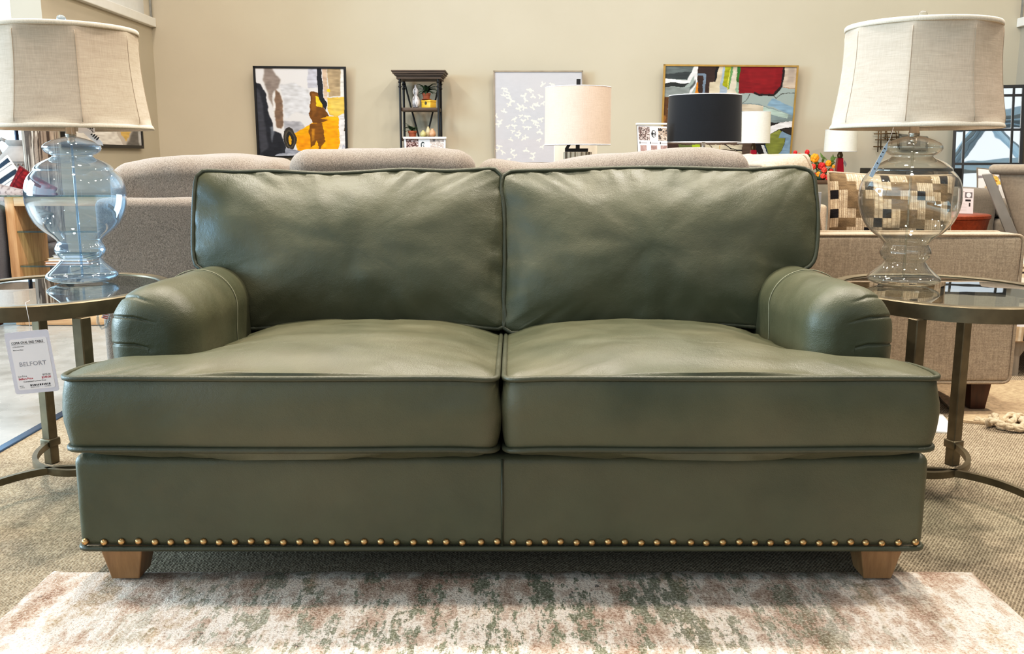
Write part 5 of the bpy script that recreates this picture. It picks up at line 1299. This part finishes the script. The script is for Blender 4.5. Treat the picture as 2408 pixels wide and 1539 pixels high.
# ------------------------------------------------------------ far console: red lamps, flowers; media cabinet; wall pieces
KY0, KY1, KZ = 9.5, 9.9, .74
kt = thing('console_table', 'dark console against the back wall carrying two red lamps and flowers', 'console', (3.0, 9.7, 0))
MB().rbox(2.2, 3.56, KY0, KY1, KZ-.04, KZ, .004, 1).build('table_top', M_dkw, kt, 40)
for x in (2.26, 3.50):
    for y in (KY0+.05, KY1-.05): MB().box(x-.03, x+.03, y-.03, y+.03, 0, KZ-.04).build('leg', M_dkw, kt)
M_red = plain('red_glaze', (158, 24, 44), .18, var=.1); M_wsh = shade_cloth('white_shade', (240, 234, 220)); M_brz = plain('bronze', (96, 76, 52), .4, .7)
M_gtag = plain('grey_tag', (120, 118, 116), .6)
def red_lamp(u, vt, vb, vbase, wpx, label, taper):
    p = aty(u, vb, 9.7); z0, z1 = aty(u, vb, 9.7).z-KZ, aty(u, vt, 9.7).z-KZ; r = wpx/2*9.62/FPX
    zr = aty(u, vbase, 9.7).z-KZ
    L = thing('table_lamp', label, 'lamp', (p.x, 9.7, KZ+.001), 0, 'red-based lamps by the back wall')
    drum(L, r, r*.97, z0, z1, M_wsh, M_lining)
    MB().rbox(-.05*taper, .05*taper, -.05*taper, .05*taper, 0, .02, .003, 1).build('foot', M_brz, L, 40, True)
    MB().lathe([(.058*taper, .021), (.036, zr)], 4, R(0, 0, PI/4)).build('base', M_red, L, None, True)
    MB().lathe([(.024, zr), (.03, zr+.03), (.018, zr+.055), (.012, zr+.08), (.006, z0), (.006, z1)], 16).build('neck', M_brz, L, 40, True)
    t_ = MB().prism([(.03, zr-.02), (.055, zr-.06), (.045, zr-.09), (.02, zr-.05)], -.052, -.050).build('tag', M_gtag, L, None, True)
    return L
red_lamp(1772, 264, 337, 353, 74, 'red-based lamp with tall white shade in front of the gold-framed painting', 1.25)
red_lamp(1976, 306, 357, 372, 74, 'red-based lamp with low white shade standing right of the flowers', 1.0)
fx = aty(1925, 390, 9.7)
fv = thing('flower_arrangement', 'red and orange silk flower arrangement with green leaves beside a red lamp', 'flowers', (fx.x, 9.62, KZ+.001))
MB().lathe([(.04, 0), (.055, .03), (.055, .06), (.042, .09), (.048, .10), (.04, .095)], 24).build('vase', gl((70, 84, 60)), fv, True, True)
M_fl = [plain('petal_red', (214, 44, 44), .6), plain('petal_orange', (248, 150, 24), .6), plain('petal_coral', (232, 74, 56), .6)]
M_gst = plain('flower_leaf', (86, 112, 48), .6, var=.3)
for k, (u, v, c_, s) in enumerate(((1870, 359, 0, .022), (1898, 358, 0, .026), (1916, 372, 1, .046), (1932, 391, 0, .040), (1948, 384, 1, .032), (1938, 400, 2, .030), (1955, 402, 0, .024), (1946, 417, 0, .030), (1925, 410, 1, .028), (1880, 364, 2, .018), (1912, 392, 2, .03), (1960, 392, 1, .018), (1915, 412, 0, .026), (1935, 414, 2, .028), (1905, 405, 1, .024))):
    c = aty(u, v, 9.60+.03*math.sin(k*2.3)); mb = MB()
    for q in range(7):
        a = q*2*PI/7; mb.ball((c.x+s*.5*math.cos(a), c.y-.004*(q % 2), c.z+s*.5*math.sin(a)), s*.52, s*.3, s*.52, 8, 6)
    mb.ball((c.x, c.y-s*.15, c.z), s*.45, s*.35, s*.45, 8, 6)
    b_ = mb.build('bloom', M_fl[c_], fv, True)
    MB().tube([Vector((fx.x+.1*(c.x-fx.x), 9.62, KZ+.09)), Vector(((fx.x+c.x)/2, 9.63, (KZ+.09+c.z)/2+.03)), c+Vector((0, .01, 0))], .003, 5).build('stem', M_gst, b_, True)
q = random.Random(2)
for k in range(46):
    c = aty(q.uniform(1885, 1962), q.uniform(364, 414), 9.64); a = q.uniform(0, 2*PI); L_ = q.uniform(.03, .05)
    d = Vector((math.cos(a), -.2, math.sin(a)))*L_; n_ = Vector((-math.sin(a), 0, math.cos(a)))*L_*.3
    MB().add([c-d, c+n_, c+d, c-n_], [(0, 1, 2, 3)]).build('leaf', M_gst, fv)
mx0, mx1 = max(3.66, aty(2023, 400, 9.6).x), aty(2258, 400, 9.6).x
mc = thing('media_cabinet', 'low black cabinet by the back wall behind the right glass lamp', 'cabinet', ((mx0+mx1)/2, 9.75, 0))
mz = aty(2040, 396, 9.55).z
MB().rbox(mx0, mx1, 9.55, 9.98, .06, mz, .006, 2).build('body', M_blk, mc, 40)
for k in range(3):
    a = mx0+.02+k*(mx1-mx0-.04)/3; d_ = MB().rbox(a+.006, a+(mx1-mx0-.04)/3-.006, 9.535, 9.549, .09, mz-.03, .003, 1).build('door', M_blk, mc, 40)
MB().box(mx0+.04, mx1-.04, 9.6, 9.9, 0, .06).build('plinth', M_blk, mc)
# metal rod wall art
ra = thing('metal_wall_art', 'thin bronze rod lattice wall art behind the right glass lamp', 'wall art', aty(2085, 335, 10.18))
rods = [((2066, 300), (2064, 358)), ((2072, 296), (2071, 352)), ((2083, 300), (2081, 330)), ((2084, 300), (2087, 332)), ((2097, 298), (2097, 340)), ((2104, 296), (2112, 346)), ((2112, 296), (2115, 350)), ((2055, 315), (2110, 314)), ((2058, 329), (2125, 329)), ((2054, 345), (2085, 346)), ((2054, 307), (2070, 308)), ((2075, 324), (2120, 322))]
mb = MB()
for a, b_ in rods: mb.tube([aty(*a, 10.17), aty(*b_, 10.17)], .006, 5)
mb.build('rod_lattice', M_brz, ra, True)
P = Paint(30, 20, 0, 0, 10, 8, (150, 142, 128), 0, .05, 3); P.rect(1, 1, 9, 7, (172, 164, 150)); P.rect(2.5, 2, 7.5, 6, (134, 126, 116))
framed('framed_print', 'small grey framed print behind the neck of the right glass lamp', [(2115, 315), (2182, 322), (2115, 352), (2181, 352)], 10.14, 10.18, P, plain('grey_frame', (120, 116, 106), .5), .02, 'picture')
# leaning window-pane mirror
M_mir, t, b = nt('mirror_glass'); b.inputs['Metallic'].default_value = 1.; b.inputs['Roughness'].default_value = .015
nz = noi(t, coords(t), 2.2, 2); t.links.new(ramp(t, nz, [(.3, (.92, .93, .93)), (.7, (.96, .97, .97))]), b.inputs['Base Color']); bump(t, b, nz, .06, .02)
yT, yB_ = 10.08, 9.76
TLm, TRm = aty(2246, 203, yT), aty(2391, 203, yT); zt_ = TLm.z
yaw = math.radians(14); W_ = (TRm-TLm).length/math.cos(yaw); ex = Vector((math.cos(yaw), -math.sin(yaw), 0))
bk_ = Vector((math.sin(yaw), math.cos(yaw), 0))*(yT-yB_)
BLm = Vector((TLm.x, TLm.y, 0))-bk_; BRm = BLm+ex*W_
mi = thing('floor_mirror', 'tall leaning window-pane mirror with black frame beside the right glass lamp', 'mirror', (BLm+BRm)/2)
ez = (TLm-BLm); H_ = ez.length; ez.normalize(); nm = ex.cross(ez); nm = nm if nm.y < 0 else -nm
def bar(x0, x1, s0, s1, d0=.0, d1=.022):
    o_ = BLm; vs = [o_+ex*x+ez*s+nm*d for d in (d0, d1) for s in (s0, s1) for x in (x0, x1)]
    return MB().add(vs, [(0, 2, 3, 1), (4, 5, 7, 6), (0, 1, 5, 4), (1, 3, 7, 5), (3, 2, 6, 7), (2, 0, 4, 6)])
fm = MB()
for q_ in ((0, .028, 0, H_), (W_-.028, W_, 0, H_), (.028, W_-.028, 0, .03), (.028, W_-.028, H_-.028, H_)): 
    bq = bar(*q_); fm.add(bq.v, bq.f)
fm.build('frame', M_blk, mi)
bq = bar(.02, W_-.02, .02, H_-.02, .002, .006); bq.build('mirror_glass', M_mir, mi)
gb = MB(); cwid = .105
for x in (cwid, W_-cwid): bq = bar(x-.011, x+.011, .03, H_-.028, .006, .018); gb.add(bq.v, bq.f)
s_ = H_-cwid
while s_ > .1: bq = bar(.028, W_-.028, s_-.011, s_+.011, .006, .017); gb.add(bq.v, bq.f); s_ -= .355
gb.build('muntin_grid', M_blk, mi)
